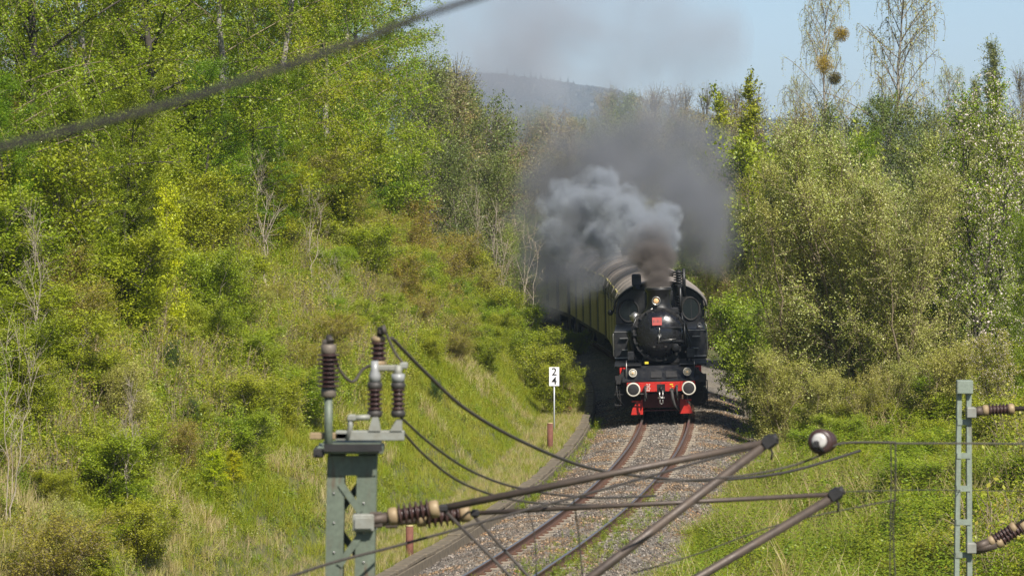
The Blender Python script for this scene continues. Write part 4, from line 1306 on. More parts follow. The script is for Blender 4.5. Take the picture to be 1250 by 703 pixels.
# draw hook, coupling, hoses
hk = B('draw_hook', black, MB().box((0, .50, 1.05), (.07, .30, .09), bev=.01).tube([(0, .36, 1.05), (0, .28, 1.10), (0, .24, 1.04), (0, .30, .98)], .035, 8).box((0, .63, 1.05), (.26, .03, .26), bev=.01))
B('coupling_link', steel, MB().tube([(-.05, .30, 1.0), (-.055, .27, .82), (0, .26, .76), (.055, .27, .82), (.05, .30, 1.0)], .022, 8).cyl((-.11, .26, .76), (.11, .26, .76), .03, 8).tube([(-.04, .28, .76), (-.05, .30, .60), (0, .31, .56), (.05, .30, .60), (.04, .28, .76)], .02, 8), hk)
for (x, pts, r) in [(.34, [(.34, .60, .98), (.34, .44, .93), (.36, .40, .72), (.44, .42, .48), (.56, .5, .36)], .050), (-.5, [(-.5, .6, 1.1), (-.5, .5, 1.05), (-.49, .5, .82), (-.47, .55, .7)], .032), (.5, [(.5, .6, 1.1), (.5, .5, 1.06), (.5, .5, .85), (.49, .56, .72)], .032)]:
    hs = B('brake_hose', rubber, MB().tube(pts, r, 8).cyl((x, .62, pts[0][2]), (x, .5, pts[0][2]), r * 1.4, 8))
    B('hose_tap', red_plate, MB().box((x + .05, .55, pts[0][2] + .05), (.05, .04, .04)), hs)
B('angle_cock_pipe', steel, MB().tube([(-.72, .62, .88), (-.45, .60, .88)], .02, 6))
# wheels
def wheel(r, x, y, n):
    w = MB().lathe([(r * .86, -.05), (r, -.05), (r * 1.04, .05), (r * 1.04, .075), (r * .86, .075)], (0, 0, 0), (1, 0, 0), 32)
    e = w.build('wheel', steel, loco, loc=(x, y, r + .0))
    sp = MB().lathe([(r * .86, -.03), (r * .90, 0), (r * .86, .06), (r * .78, .06), (r * .78, -.03)], (0, 0, 0), (1, 0, 0), 32).cyl((-.06, 0, 0), (.08, 0, 0), r * .2, 16)
    for k in range(n):
        a = 2 * PI * k / n
        sp.tube([(0, math.cos(a) * r * .15, math.sin(a) * r * .15), (0, math.cos(a) * r * .82, math.sin(a) * r * .82)], .028, 5)
    sp.build('spokes', red, e)
for (r, y, n) in ((.425, 1.35 + .6, 9), (.75, 4.2, 13), (.75, 5.9, 13), (.75, 7.6, 13), (.425, 10.4, 9)):
    for sx in (-1, 1): wheel(r, sx * .75, y, n)
    B('axle', black_dull, MB().cyl((-.75, y, r), (.75, y, r), .08, 10))
for sx in (-1, 1):
    B('connecting_rod', steel, MB().box((sx * 1.0, 5.9, .55), (.05, 3.4, .12), bev=.01).box((sx * 1.16, 3.9, .66), (.05, 2.8, .10), bev=.01))
# smokebox, boiler, door
BZ = 2.68
B('smokebox', black_dull, MB().lathe([(.80, 2.0), (.80, 3.6)], (0, 0, BZ), (0, 1, 0), 48).lathe([(.86, 2.0), (.86, 2.08), (.80, 2.10), (.74, 1.98)], (0, 0, BZ), (0, 1, 0), 48).prism([(-.62, 1.76), (.62, 1.76), (.5, 2.2), (-.5, 2.2)], 2.2, 3.4))
door = B('smokebox_door', black_gloss, MB().lathe([(.765, 2.0), (.755, 1.95), (.66, 1.86), (.50, 1.775), (.30, 1.72), (.12, 1.70), (0, 1.698)], (0, 0, BZ), (0, 1, 0), 56))
dg = MB()
for k in range(18):
    a = 2 * PI * k / 18
    dg.box((.79 * math.cos(a), 1.955, BZ + .79 * math.sin(a)), (.10, .06, .05), rot=(0, -a, 0), bev=.008)
B('door_clamps', black, dg, door)
B('door_hinge', black, MB().box((.33, 1.745, BZ + .22), (.85, .03, .055), bev=.01, rot=(0, 0, .12)).box((.33, 1.745, BZ - .22), (.85, .03, .055), bev=.01, rot=(0, 0, .12)).cyl((.80, 1.86, BZ - .35), (.80, 1.86, BZ + .35), .035, 10), door)
B('door_handle', steel, MB().cyl((0, 1.62, BZ - .02), (0, 1.72, BZ - .02), .06, 14).tube([(0, 1.62, BZ), (-.04, 1.60, BZ - .26)], .016, 6).tube([(0, 1.62, BZ), (.0, 1.60, BZ + .24)], .018, 6), door)
B('number_plate', red_plate, MB().box((-.07, 1.70, BZ + .43), (.31, .02, .27), rot=(-.35, 0, 0), bev=.006), door)
nd = MB()
for k, (w_, h_) in enumerate([(.035, .08), (.05, .02), (.035, .08), (.05, .02)]): nd.box((-.17 + k * .065, 1.688, BZ + .44 - .02 * (k % 2)), (w_, .006, h_), rot=(-.35, 0, 0))
B('plate_numerals', paint('dark_numeral', (.09, .02, .015), (.2, .04, .03), .5), nd, door)
B('builder_strip', steel, MB().box((0, 1.76, BZ - .38), (.44, .02, .035), rot=(.3, 0, 0)), door)
B('door_grab_rail', steel, MB().tube([(.05, 1.72, BZ - .18), (.07, 1.64, BZ - .18), (.50, 1.68, BZ - .14), (.52, 1.78, BZ - .14)], .011, 6), door)
B('round_valve', black, MB().lathe([(.13, 1.78), (.13, 1.70), (.06, 1.68), (0, 1.68)], (.50, 0, BZ - .42), (0, 1, 0), 18).tube(ring_pts((.50, 1.68, BZ - .42), .10, 16), .012, 6, True), door)
B('boiler', black, MB().lathe([(.76, 3.5), (.76, 8.5)], (0, 0, BZ), (0, 1, 0), 40).lathe([(.775, 4.6), (.775, 4.7)], (0, 0, BZ), (0, 1, 0), 40).lathe([(.775, 6.4), (.775, 6.5)], (0, 0, BZ), (0, 1, 0), 40))
# chimney with a dark throat
ch = B('chimney', black, MB().lathe([(.56, 3.30), (.44, 3.46), (.38, 3.62), (.37, 3.98), (.43, 4.06), (.45, 4.12), (.40, 4.15), (.33, 4.14), (.31, 3.7), (.0, 3.68)], (.0, 2.75, 0), (0, 0, 1), 36))
B('chimney_rim', steel, MB().lathe([(.405, 4.151), (.425, 4.165), (.36, 4.17), (.34, 4.151)], (0, 2.75, 0), (0, 0, 1), 36), ch)
B('smoke_lifter_box', black, MB().box((0, 3.35, 3.66), (.92, .5, .82), bev=.08))
hl = B('top_headlight', black, MB().cyl((-.08, 1.92, 3.76), (-.08, 2.16, 3.76), .14, 24, .10).box((-.08, 2.05, 3.58), (.06, .1, .2)))
B('lamp_glass', lit_bulb, MB().lathe([(.10, .02), (.07, -.02), (0, -.03)], (-.08, 1.92, 3.76), (0, 1, 0), 24), hl)
B('lamp_rim', steel, MB().lathe([(.142, .03), (.145, -.02), (.118, -.03), (.105, .01)], (-.08, 1.92, 3.76), (0, 1, 0), 28), hl)
B('steam_dome', black, MB().lathe([(.42, 3.3), (.36, 3.5), (.35, 3.85), (.28, 4.02), (.12, 4.10), (0, 4.11)], (0, 5.0, 0), (0, 0, 1), 28))
B('sand_dome', black, MB().lathe([(.38, 3.3), (.32, 3.5), (.31, 3.8), (.22, 3.95), (0, 4.0)], (0, 6.6, 0), (0, 0, 1), 28))
# feed pump, pipes, generator
B('air_pump', black, MB().lathe([(.13, 2.05), (.15, 2.1), (.15, 2.45), (.10, 2.5), (.10, 2.58), (.14, 2.6), (.14, 2.75), (.10, 2.8), (.0, 2.82)], (-.90, 2.9, 0), (0, 0, 1), 20))
B('pump_dome', steel, MB().lathe([(.04, 3.05), (.13, 3.14), (.145, 3.26), (.11, 3.36), (0, 3.41)], (-.78, 2.35, 0), (0, 0, 1), 20).tube([(-.78, 2.35, 3.3), (-.95, 2.3, 3.28)], .03, 6).tube([(-.72, 2.3, 3.28), (-.45, 2.1, 3.36), (-.2, 2.0, 3.52)], .022, 6))
gen = MB()
for k in range(7): gen.lathe([(.05, 0), (.11, .02), (.11, .05), (.05, .07)], (.62 + .02 * k % .05, 2.9, 3.28 + k * .085), (0, 0, 1), 14)
gen.box((.50, 2.6, 3.40), (.25, .3, .2), bev=.03).tube([(.35, 2.2, 3.4), (.6, 2.15, 3.26), (.82, 2.3, 3.0), (.9, 2.4, 2.7)], .035, 8)
gen.tube([(.72, 2.3, 3.35), (.78, 2.25, 2.9), (.88, 2.2, 2.4), (.86, 2.2, 1.78)], .03, 8).tube([(.60, 2.2, 3.2), (.84, 2.15, 2.8), (.98, 2.15, 2.4), (.98, 2.2, 1.78)], .022, 8)
B('turbo_generator', black, gen)
B('pipe_cluster', black, MB().tube([(-.70, 2.2, 3.3), (-.88, 2.15, 2.9), (-.92, 2.15, 2.4), (-.80, 2.2, 1.78)], .03, 8).tube([(-.60, 2.1, 3.25), (-.86, 2.1, 2.7), (-.86, 2.15, 2.1), (-.70, 2.2, 1.78)], .02, 8).box((-.95, 2.2, 2.0), (.2, .25, .3), bev=.03).box((.98, 2.25, 2.05), (.22, .25, .34), bev=.03))
B('yellow_tag', yellow_p, MB().box((-.44, 1.3, 1.82), (.12, .03, .07)))
B('ladder_post', black, MB().cyl((.70, 2.6, 3.2), (.70, 2.6, 4.25), .05, 10).box((.70, 2.6, 4.2), (.16, .12, .1)))
wst = MB()
for k in range(6): wst.lathe([(.10, 0), (.17, .015), (.17, .045), (.10, .06)], (.66, 8.05, 3.98 + k * .085), (0, 0, 1), 16)
wst.cyl((.66, 8.05, 3.4), (.66, 8.05, 4.5), .08, 10).cyl((.84, 8.05, 3.6), (.84, 8.05, 4.55), .06, 10)
B('safety_valves', black, wst)
B('ventilator_box', paint('blue_black', (.012, .016, .035), (.03, .035, .05), .4, 0, 4, .4), MB().box((-.76, 8.0, 4.22), (.32, .3, .40), bev=.04).cyl((-.76, 8.0, 3.9), (-.76, 8.0, 4.1), .12, 10))
# side tanks
for sx in (-1, 1):
    tk = B('side_tank', black, MB().box((sx * 1.185, 6.0, 2.26), (.63, 4.6, .96), bev=.035))
    tr = MB().box((sx * 1.185, 3.69, 2.70), (.64, .012, .02)).box((sx * 1.185, 3.69, 1.86), (.62, .012, .025)).box((sx * 1.18, 3.62, 2.50), (.26, .12, .025)).box((sx * 1.12, 3.62, 2.12), (.24, .12, .025))
    B('tank_steps', steel, tr, tk)
    rv = MB()
    for k in range(9):
        for x in (.90, 1.47): rv.lathe([(.012, 0), (0, .012)], (sx * x, 3.695, 1.86 + k * .10), (0, -1, 0), 6)
    B('tank_rivets', black, rv, tk)
    B('tank_handrail', steel, MB().tube([(sx * 1.50, 3.75, 1.9), (sx * 1.53, 3.72, 1.95), (sx * 1.53, 3.72, 2.62), (sx * 1.50, 3.75, 2.67)], .014, 6), tk)
B('tank_filler', steel, MB().lathe([(.10, 0), (.11, .05), (.08, .10), (0, .11)], (1.30, 3.9, 2.74), (0, 0, 1), 14).tube(ring_pts((1.30, 3.8, 2.86), .06, 12), .014, 6, True))
# cab
top = [(x, z) for x, z in arc(0, 3.20, 1.50, .86, 0, PI, 20)]
cab = B('cab', black, MB().prism([(1.50, 1.75)] + top + [(-1.50, 1.75)], 8.42, 8.48).box((-1.49, 9.9, 2.2), (.03, 2.9, .95)).box((1.49, 9.9, 2.2), (.03, 2.9, .95)).prism([(1.50, 1.75)] + top + [(-1.50, 1.75)], 11.3, 11.35)
        .box((-1.49, 8.7, 2.95), (.03, .45, .6)).box((1.49, 8.7, 2.95), (.03, .45, .6)).box((-1.49, 11.1, 2.95), (.03, .45, .6)).box((1.49, 11.1, 2.95), (.03, .45, .6)))
for (x, z, rx, rz) in ((-1.06, 3.16, .33, .37), (1.04, 3.18, .30, .38)):
    wn_ = B('window', black_dull, MB().tube(ring_pts((x, 8.40, z), 1, 28, sx=rx, sz=rz), .035, 8, True), cab)
    B('pane', glass, MB().prism([(x + rx * math.cos(2 * PI * k / 28), z + rz * math.sin(2 * PI * k / 28)) for k in range(28)], 8.395, 8.415), wn_)
    B('window_bar', black_dull, MB().box((x + .02, 8.385, z), (.02, .02, rz * 1.9)), wn_)
ro_o = arc(0, 3.20, 1.58, .96, -.04, PI + .04, 24); ro_i = arc(0, 3.20, 1.54, .90, PI + .04, -.04, 24)
cr = B('cab_roof', roof_mat, MB().prism(ro_o + ro_i, 8.25, 11.7), cab)
B('roof_edge', black, MB().tube([(x, 8.24, z) for x, z in arc(0, 3.20, 1.57, .93, -.04, PI + .04, 24)], .035, 6), cr)
B('coal_bunker', black, MB().box((0, 11.85, 2.35), (2.9, 1.0, 1.3), bev=.03))
B('mirror', black, MB().tube([(-1.50, 8.5, 3.1), (-1.62, 8.45, 3.15)], .015, 6).lathe([(.10, 0), (.10, .03), (0, .04)], (-1.68, 8.4, 3.12), (0, -1, 0), 16).cyl((-1.68, 8.41, 3.12), (-1.68, 8.44, 3.12), .10, 16))
B('main_frame', black_dull, MB().box((0, 6.6, 1.35), (2.6, 10.6, .5), bev=.02))
B('rear_beam', red, MB().box((0, 12.3, 1.09), (2.4, .08, .31)))
B('cab_handrail', steel, MB().tube([(1.52, 8.38, 1.5), (1.55, 8.34, 1.6), (1.55, 8.34, 2.6), (1.52, 8.38, 2.7)], .015, 6).tube([(1.52, 8.38, 2.75), (1.55, 8.34, 2.85), (1.55, 8.34, 3.3)], .015, 6))

# ------------------------------------------------------------------ coaches
def coach(y0, label, first=False, length=18.6):
    y1 = y0 + length
    a = tpoint(y0, 0); b = tpoint(y1, 0)
    ang = math.atan2(b.x - a.x, b.y - a.y)
    L = (b - a).length
    e = empty('passenger_coach', (a.x, a.y, 0), (0, math.radians(-1.2), -ang))
    tag(e, label, 'railway coach', 'coaches behind the locomotive')
    W = 1.45
    body = MB().prism([(-W, 1.05), (W, 1.05), (W, 3.15), (-W, 3.15)], .35, L - .35).mesh('body', dgreen)
    bo = link('body', body, e)
    rf = arc(0, 3.12, 1.54, .92, -.03, PI + .03, 22)
    rfo = link('roof', MB().prism(rf, .2, L - .2).mesh('roof', roof_mat), e)
    bt = MB()
    for k in range(1, 9):
        yy = .2 + k * (L - .4) / 9
        bt.tube([(x, yy, z) for x, z in arc(0, 3.12, 1.55, .93, 0, PI, 22)], .02, 5)
    link('roof_ribs', bt.mesh('roof_ribs', roof_mat), rfo)
    for k in range(4):
        link('roof_vent', MB().lathe([(.14, 0), (.14, .12), (.2, .16), (.2, .22), (0, .27)], (0, 0, 0), (0, 0, 1), 14).mesh('roof_vent', black_dull), rfo, (0 if k % 2 else .35, 2.5 + k * 4.2, 4.0))
    # panels, doors and windows down both sides
    pm = MB().box((0, 0, 0), (.03, 2.55, 1.62), bev=.012).mesh('side_panel', cream)
    pf = MB().box((0, 0, 0), (.05, 2.05, .06)).box((0, 0, .66), (.05, 2.05, .06)).mesh('window', cream)
    pn = MB().box((0, 0, 0), (.02, 2.0, .62)).mesh('pane', glass)
    dm = MB().box((0, 0, 0), (.04, .66, 1.95), bev=.01).mesh('door', dgreen)
    hm_ = MB().tube([(0, 0, -.2), (.05, 0, -.15), (.05, 0, .15), (0, 0, .2)], .012, 5).mesh('handle', brass)
    for sx in (-1, 1):
        n = 5
        for k in range(n):
            yy = 1.95 + k * (L - 3.9) / (n - 1)
            mat_or = orange_p if (first and k == 0) else None
            po = link('side_panel', pm, e, (sx * (W + .012), yy, 1.90))
            wo = link('window', pf, e, (sx * (W + .012), yy, 2.38 + .40))
            link('pane', pn, wo, (sx * .004, 0, .33 - .0))
            if k < n - 1:
                d = link('door', dm, e, (sx * (W + .005), yy + (L - 3.9) / (n - 1) / 2, 2.10))
                link('handle', hm_, d, (sx * .03, .25, -.1))
    if first:
        link('end_panel', MB().box((-W - .02, .75, 1.95), (.03, .5, 1.6), bev=.01).mesh('end_panel', orange_p), e)
        link('tail_lamp', MB().box((-W - .06, .55, 2.55), (.1, .12, .2), bev=.02).mesh('tail_lamp', red), e)
    link('end_door', MB().box((0, .33, 2.1), (.8, .04, 1.9), bev=.02).mesh('end_door', black_dull), e)
    ub = MB().box((0, L / 2, .93), (2.5, L - 1.0, .22)).box((0, L / 2, .6), (1.8, 4, .45), bev=.03)
    link('underframe', ub.mesh('underframe', black_dull), e)
    wm = MB().cyl((-.82, 0, .46), (-.68, 0, .46), .46, 22).cyl((.68, 0, .46), (.82, 0, .46), .46, 22).cyl((-.7, 0, .46), (.7, 0, .46), .07, 8).mesh('wheelset', black_dull)
    for yy in (2.2, 4.7, L - 4.7, L - 2.2): link('wheelset', wm, e, (0, yy, 0))
    for yy, dd in ((.35, -1), (L - .35, 1)):
        for sx in (-1, 1):
            link('buffer', MB().cyl((sx * .875, yy, 1.06), (sx * .875, yy + dd * .32, 1.06), .08, 12).cyl((sx * .875, yy + dd * .30, 1.06), (sx * .875, yy + dd * .34, 1.06), .2, 18).mesh('buffer', black_dull), e)
    return e
coach(129.1, 'first coach with cream side panels and dusty roof, coupled behind the locomotive', True)
coach(147.9, 'second coach along the bend, half lost in the smoke')
coach(166.7, 'third coach deepest in the smoke, next to the bushes of the left bank')

# ------------------------------------------------------------------ lineside things
p = ground_at(676.5, 527)
px_m = F / p.y
kb = empty('kilometre_board', (p.x, p.y, p.z)); tag(kb, 'small white number board reading 2 over 4 on a thin grey post', 'sign')
zt = (p.z + (527 - 448) / px_m); zb = p.z + (527 - 471) / px_m
hh = zt - zb; ww = 12.2 / px_m
kb_h = hh
MB().cyl((0, .03, -.3), (0, .03, zt - p.z - .1), .022, 10).build('post', paint('pale_post', (.55, .57, .60), (.35, .36, .38), .5, .2), kb)
bd = MB().box((0, 0, (zt + zb) / 2 - p.z), (ww, .02, hh), bev=.004).build('board', paint('white_enamel', (.82, .80, .80), (.65, .62, .60), .4, 0, 6, .3, 0), kb)
def digit(ch, x, z, s, y, mat, parent):
    cu = bpy.data.curves.new('digit', 'FONT'); cu.body = ch; cu.size = s; cu.align_x = 'CENTER'; cu.align_y = 'CENTER'; cu.extrude = .002; cu.offset = .004
    o = bpy.data.objects.new('digit_tmp', cu); COL.objects.link(o)
    dg = bpy.context.evaluated_depsgraph_get()
    me = bpy.data.meshes.new_from_object(o.evaluated_get(dg)); bpy.data.objects.remove(o)
    me.materials.clear(); me.materials.append(mat)
    return link('digit', me, parent, (x, y, z), (PI / 2, 0, 0))
cz = (zt + zb) / 2 - p.z
digit('2', 0, cz + hh * .24, hh * .56, -.014, sign_black, bd)
digit('4', 0, cz - hh * .24, hh * .56, -.014, sign_black, bd)
for (px, y0, y1, lb) in ((671.5, 516, 549, 'rusty round post in the verge just left of the number board'), (695.5, 473.5, 502, 'rusty round post behind the number board, nearest the locomotive'), (500, 641, 676, 'rusty post nearest the camera, under the brown strut insulators')):
    p = ground_at(px, y1); m_ = F / p.y; h_ = (y1 - y0) / m_
    e = empty('rusty_post', p); tag(e, lb, 'post', 'rusty posts beside the line')
    MB().cyl((0, 0, -.4), (0, 0, h_ - .015), .085, 16).build('shaft', rust_m, e)
    MB().lathe([(.088, h_ - .02), (.088, h_), (.05, h_ + .01), (0, h_ + .012)], (0, 0, 0), (0, 0, 1), 16).build('cap', paint('pale_cap', (.42, .33, .16), (.25, .15, .08), .7), e)
# cable trough: slabs one by one
tr = empty('cable_trough', (0, 0, 0)); tag(tr, 'low line of old concrete trough slabs between the grass verge and the ballast', 'cable trough')
slab = MB().box((0, 0, 0), (.30, .94, .10), bev=.02).mesh('slab', concrete)
wallm = MB().box((0, 0, 0), (.06, .98, .26), bev=.01).mesh('trough_side', concrete)
y = 60.0
while y < 150:
    s = tslope(y); q = tpoint(y, -2.64)
    jit = random.uniform(-.02, .02)
    link('slab', slab, tr, (q.x + jit, q.y, -.19 + random.uniform(-.03, .02)), (random.uniform(-.02, .02), random.uniform(-.06, .03), -math.atan(s) + random.uniform(-.03, .03)))
    q = tpoint(y, -2.48)
    link('trough_side', wallm, tr, (q.x, q.y, -.36), (0, random.uniform(-.05, .05), -math.atan(s)))
    y += 1.0
# ------------------------------------------------------------------ overhead line equipment
def insulator(parent, a, b, name='insulator', ribs=6, r=.085, core=.04, cap_r=.06, caps=True, cap=None, order=None):
    """ribbed porcelain body between points a and b with metal caps"""
    a, b = Vector(a), Vector(b); d = (b - a); L = d.length; d.normalize()
    ins = empty(name); ins.parent = parent
    c = L * .17 if caps else 0
    body = MB()
    prof_ = []
    n = ribs
    l0, l1 = c, L - c
    for k in range(n):
        t = l0 + (l1 - l0) * k / n; w = (l1 - l0) / n
        prof_ += [(core, t), (core * 1.05, t + w * .25), (r * .9, t + w * .45), (r, t + w * .58), (r * .93, t + w * .70), (core * 1.1, t + w * .78)]
    prof_.append((core, l1))
    body.lathe(prof_, a, d, 20)
    link('ribbed_body', body.mesh('ribbed_body', porcelain), ins)
    if caps:
        for t0_, t1_ in ((0, c + .01), (L - c - .01, L)):
            link('cap', MB().lathe([(cap_r * .8, t0_), (cap_r, t0_ + .015), (cap_r, t1_ - .015), (cap_r * .8, t1_)], a, d, 18).mesh('cap', cap or cap_mat), ins)
    return ins


def angle_bar(mb, a, b, w, t, flat=(0, 1, 0)):
    a, b = Vector(a), Vector(b); d = b - a; L = d.length; d.normalize()
    f = Vector(flat); s_ = d.cross(f).normalized()
    v = []
    for q in (a, b):
        for i, j in ((-1, -1), (1, -1), (1, 1), (-1, 1)):
            v.append(q + s_ * (w / 2 * i) + f * (t / 2 * j))
    mb.add(v, [(3, 2, 1, 0), (4, 5, 6, 7), (0, 1, 5, 4), (1, 2, 6, 5), (2, 3, 7, 6), (3, 0, 4, 7)])


def Q(px, py, D=28.): return P(px, py, D)
MD = 28.0
mast = empty('catenary_mast', (Q(430, 600).x, MD, -.5))
tag(mast, 'grey green lattice mast with switch insulators on top, left of the picture centre', 'mast')
def mp(x, z, y=0): return (x - mast.location.x, y, z - mast.location.z)
def mpx(px, py, dy=0):
    p = P(px, py, MD + dy); return (p.x - mast.location.x, dy, p.z - mast.location.z)
zt = P(0, 556, MD).z
ztop = zt - mast.location.z
# two channels facing each other, flanges towards the camera
for (xa, xb, nm) in ((399.5, 421, 'channel'), (436, 460, 'channel')):
    t_ = Vector(mpx((xa + xb) / 2, 556)); b_x = (P(397 if xa < 420 else 433, 700, MD).x - P(xa, 556, MD).x)
    w = (xb - xa) / F * MD
    slope = b_x / ((700 - 556) / F * MD)
    bx = t_.x + slope * ztop
    mb = MB()
    for dy, dep in ((0, .008),):
        vs = []
        for (cx, z) in ((bx, 0), (t_.x, ztop)):
            for (i, y_) in ((-1, 0), (1, 0), (1, .012), (-1, .012)):
                vs.append((cx + i * w / 2, y_, z))
        mb.add(vs, [(3, 2, 1, 0), (4, 5, 6, 7), (0, 1, 5, 4), (1, 2, 6, 5), (2, 3, 7, 6), (3, 0, 4, 7)])
    # web running back
    side = -1 if xa < 420 else 1
    vs = []
    for (cx, z) in ((bx, 0), (t_.x, ztop)):
        xw = cx + side * w / 2
        for (dx, y_) in ((0, .0125), (-side * .012, .0125), (-side * .012, .2), (0, .2)):
            vs.append((xw + dx, y_, z))
    mb.add(vs, [(3, 2, 1, 0), (4, 5, 6, 7), (0, 1, 5, 4), (1, 2, 6, 5), (2, 3, 7, 6), (3, 0, 4, 7)])
    vs = [(x, y_ + .20, z) for x, y_, z in vs[:0]]
    for (cx, z) in ((bx, 0), (t_.x, ztop)): pass
    ch_ = mb.build('channel', galv, mast)
    fb = MB(); vs = []
    for (cx, z) in ((bx, 0), (t_.x, ztop)):
        for (i, y_) in ((-1, .2), (1, .2), (1, .212), (-1, .212)):
            vs.append((cx + i * w / 2, y_, z))
    fb.add(vs, [(3, 2, 1, 0), (4, 5, 6, 7), (0, 1, 5, 4), (1, 2, 6, 5), (2, 3, 7, 6), (3, 0, 4, 7)])
    fb.build('rear_flange', galv, ch_)
    bo = MB()
    for k in range(14):
        bo.lathe([(.011, 0), (.009, .008), (0, .010)], mpx(xa + 8, 566 + k * 36 + (xa > 420) * 12, -.0), (0, -1, 0), 6)
    bo.build('bolts', steel, ch_)
# lacing
k = 0
seq = [(416, 590, 440, 625), (440, 652, 414, 690), (414, 718, 440, 752), (440, 780, 412, 820), (412, 850, 440, 890), (440, 920, 410, 960)]
for (x0, y0, x1, y1) in seq:
    m_ = MB(); angle_bar(m_, Vector(mpx(x0, y0)) + Vector((0, -.007, 0)), Vector(mpx(x1, y1)) + Vector((0, -.007, 0)), .05, .01); m_.build('lacing_bar', galv, mast)
    m_ = MB(); angle_bar(m_, Vector(mpx(x1, y0)) + Vector((0, .22, 0)), Vector(mpx(x0, y1)) + Vector((0, .22, 0)), .05, .01); m_.build('lacing_bar', galv, mast)
MB().box(Vector(mpx(430, 568)) + Vector((0, -.006, 0)), (.36, .01, .15)).build('head_plate', galv, mast)
# top beams
MB().box(Vector(mpx(428, 548)) + Vector((0, .05, 0)), (.50, .34, .055), bev=.006).box(Vector(mpx(428, 541)) + Vector((.01, .02, 0)), (.44, .26, .02)).build('top_beam', galv, mast)
MB().box(Vector(mpx(432, 544)) + Vector((.0, -.17, 0)), (.44, .016, .055)).build('channel_shade_strip', black_dull, mast)  # black strip stands in for the shaded inside of the channel beam
MB().box(Vector(mpx(390, 551)) + Vector((.0, -.02, 0)), (.08, .26, .07), bev=.01).cyl(Vector(mpx(390, 551)) + Vector((0, -.2, 0)), Vector(mpx(390, 551)) + Vector((0, .2, 0)), .015, 8).build('clamp_block', black_dull, mast)
# equipment on top: the isolating switch is its own thing, bolted on
sw = empty('isolating_switch', mast.location); tag(sw, 'isolating switch of three ribbed brown insulators on a pale beam atop the left mast', 'switch gear')
MB().box(Vector(mpx(452, 531)) + Vector((0, -.02, 0)), (.52, .08, .075), bev=.006).build('pale_beam', galv_light, sw)
MB().box(Vector(mpx(422, 531.5)) + Vector((-.12, -.03, 0)), (.30, .06, .05), bev=.006).build('tan_beam', cap_mat, sw)
MB().prism([(Vector(mpx(476, 525)).x, Vector(mpx(476, 525)).z), (Vector(mpx(491, 525)).x, Vector(mpx(491, 525)).z), (Vector(mpx(491, 512)).x, Vector(mpx(491, 512)).z), (Vector(mpx(484, 512)).x, Vector(mpx(484, 512)).z)], -.07, .03).build('gusset', galv_light, sw)
MB().prism([(Vector(mpx(450, 525)).x, Vector(mpx(450, 525)).z), (Vector(mpx(465, 525)).x, Vector(mpx(465, 525)).z), (Vector(mpx(462, 508)).x, Vector(mpx(462, 508)).z), (Vector(mpx(455, 508)).x, Vector(mpx(455, 508)).z)], -.07, .03).build('gusset', galv_light, sw)
insulator(sw, mpx(457.5, 509, -.02), mpx(457.5, 466, -.02), ribs=5, r=.062, core=.036, cap_r=.058, cap=paint('dark_cap', (.05, .045, .04), (.09, .08, .07), .5, .3))
insulator(sw, mpx(486, 509, -.02), mpx(486, 466, -.02), ribs=5, r=.056, core=.034, cap_r=.055, cap=paint('dark_cap', (.05, .045, .04), (.09, .08, .07), .5, .3))
MB().lathe([(.045, 0), (.045, .05), (.03, .09), (.028, .16)], mpx(457.5, 466, -.02), (0, 0, 1), 16).lathe([(.05, 0), (.05, .06), (.0, .065)], mpx(486, 466, -.02), (0, 0, 1), 16).build('contact_cup', white_cer, sw)
insulator(sw, mpx(462, 447, .04), mpx(462, 410, .04), ribs=4, r=.068, core=.04, cap_r=.056)
MB().box(Vector(mpx(474, 449)) + Vector((0, -.01, 0)), (.22, .05, .045), bev=.01).cyl(mpx(486, 462, -.02), mpx(486, 446, -.02), .03, 10).box(Vector(mpx(493, 446)), (.06, .08, .05), bev=.01).build('contact_arm', galv_light, sw)
MB().tube([mpx(463, 412, .04), mpx(464, 402, .0), mpx(468, 399, -.04), mpx(470, 408, -.04)], .022, 8).box(Vector(mpx(467, 404)), (.05, .08, .06), bev=.015).build('terminal', wire_mat, sw)
MB().tube([mpx(430, 510, -.05), mpx(452, 509, -.05)], .022, 8).tube([mpx(427, 508, -.05), mpx(428, 520, -.05), mpx(424, 536, -.05)], .02, 8).box(Vector(mpx(430, 509)) + Vector((0, -.05, 0)), (.06, .06, .05), bev=.01).build('drive_rod', galv_light, sw)
ls = empty('post_insulator', mast.location); tag(ls, 'single tall ribbed brown insulator on a green pole left of the switch', 'insulator')
MB().cyl(mpx(401, 553, -.10), mpx(401, 484, -.10), .031, 14).build('pole', galv, ls)
insulator(ls, mpx(401, 485, -.10), mpx(401, 420, -.10), ribs=8, r=.088, core=.045, cap_r=.058, cap=paint('dull_cap', (.17, .14, .11), (.10, .08, .06), .5, .2))
MB().tube([mpx(401, 421, -.1), mpx(402, 412, -.1), mpx(404, 418, -.14)], .028, 8).box(Vector(mpx(400, 417)) + Vector((0, -.1, 0)), (.07, .07, .05), bev=.015).build('clamp', wire_mat, ls)

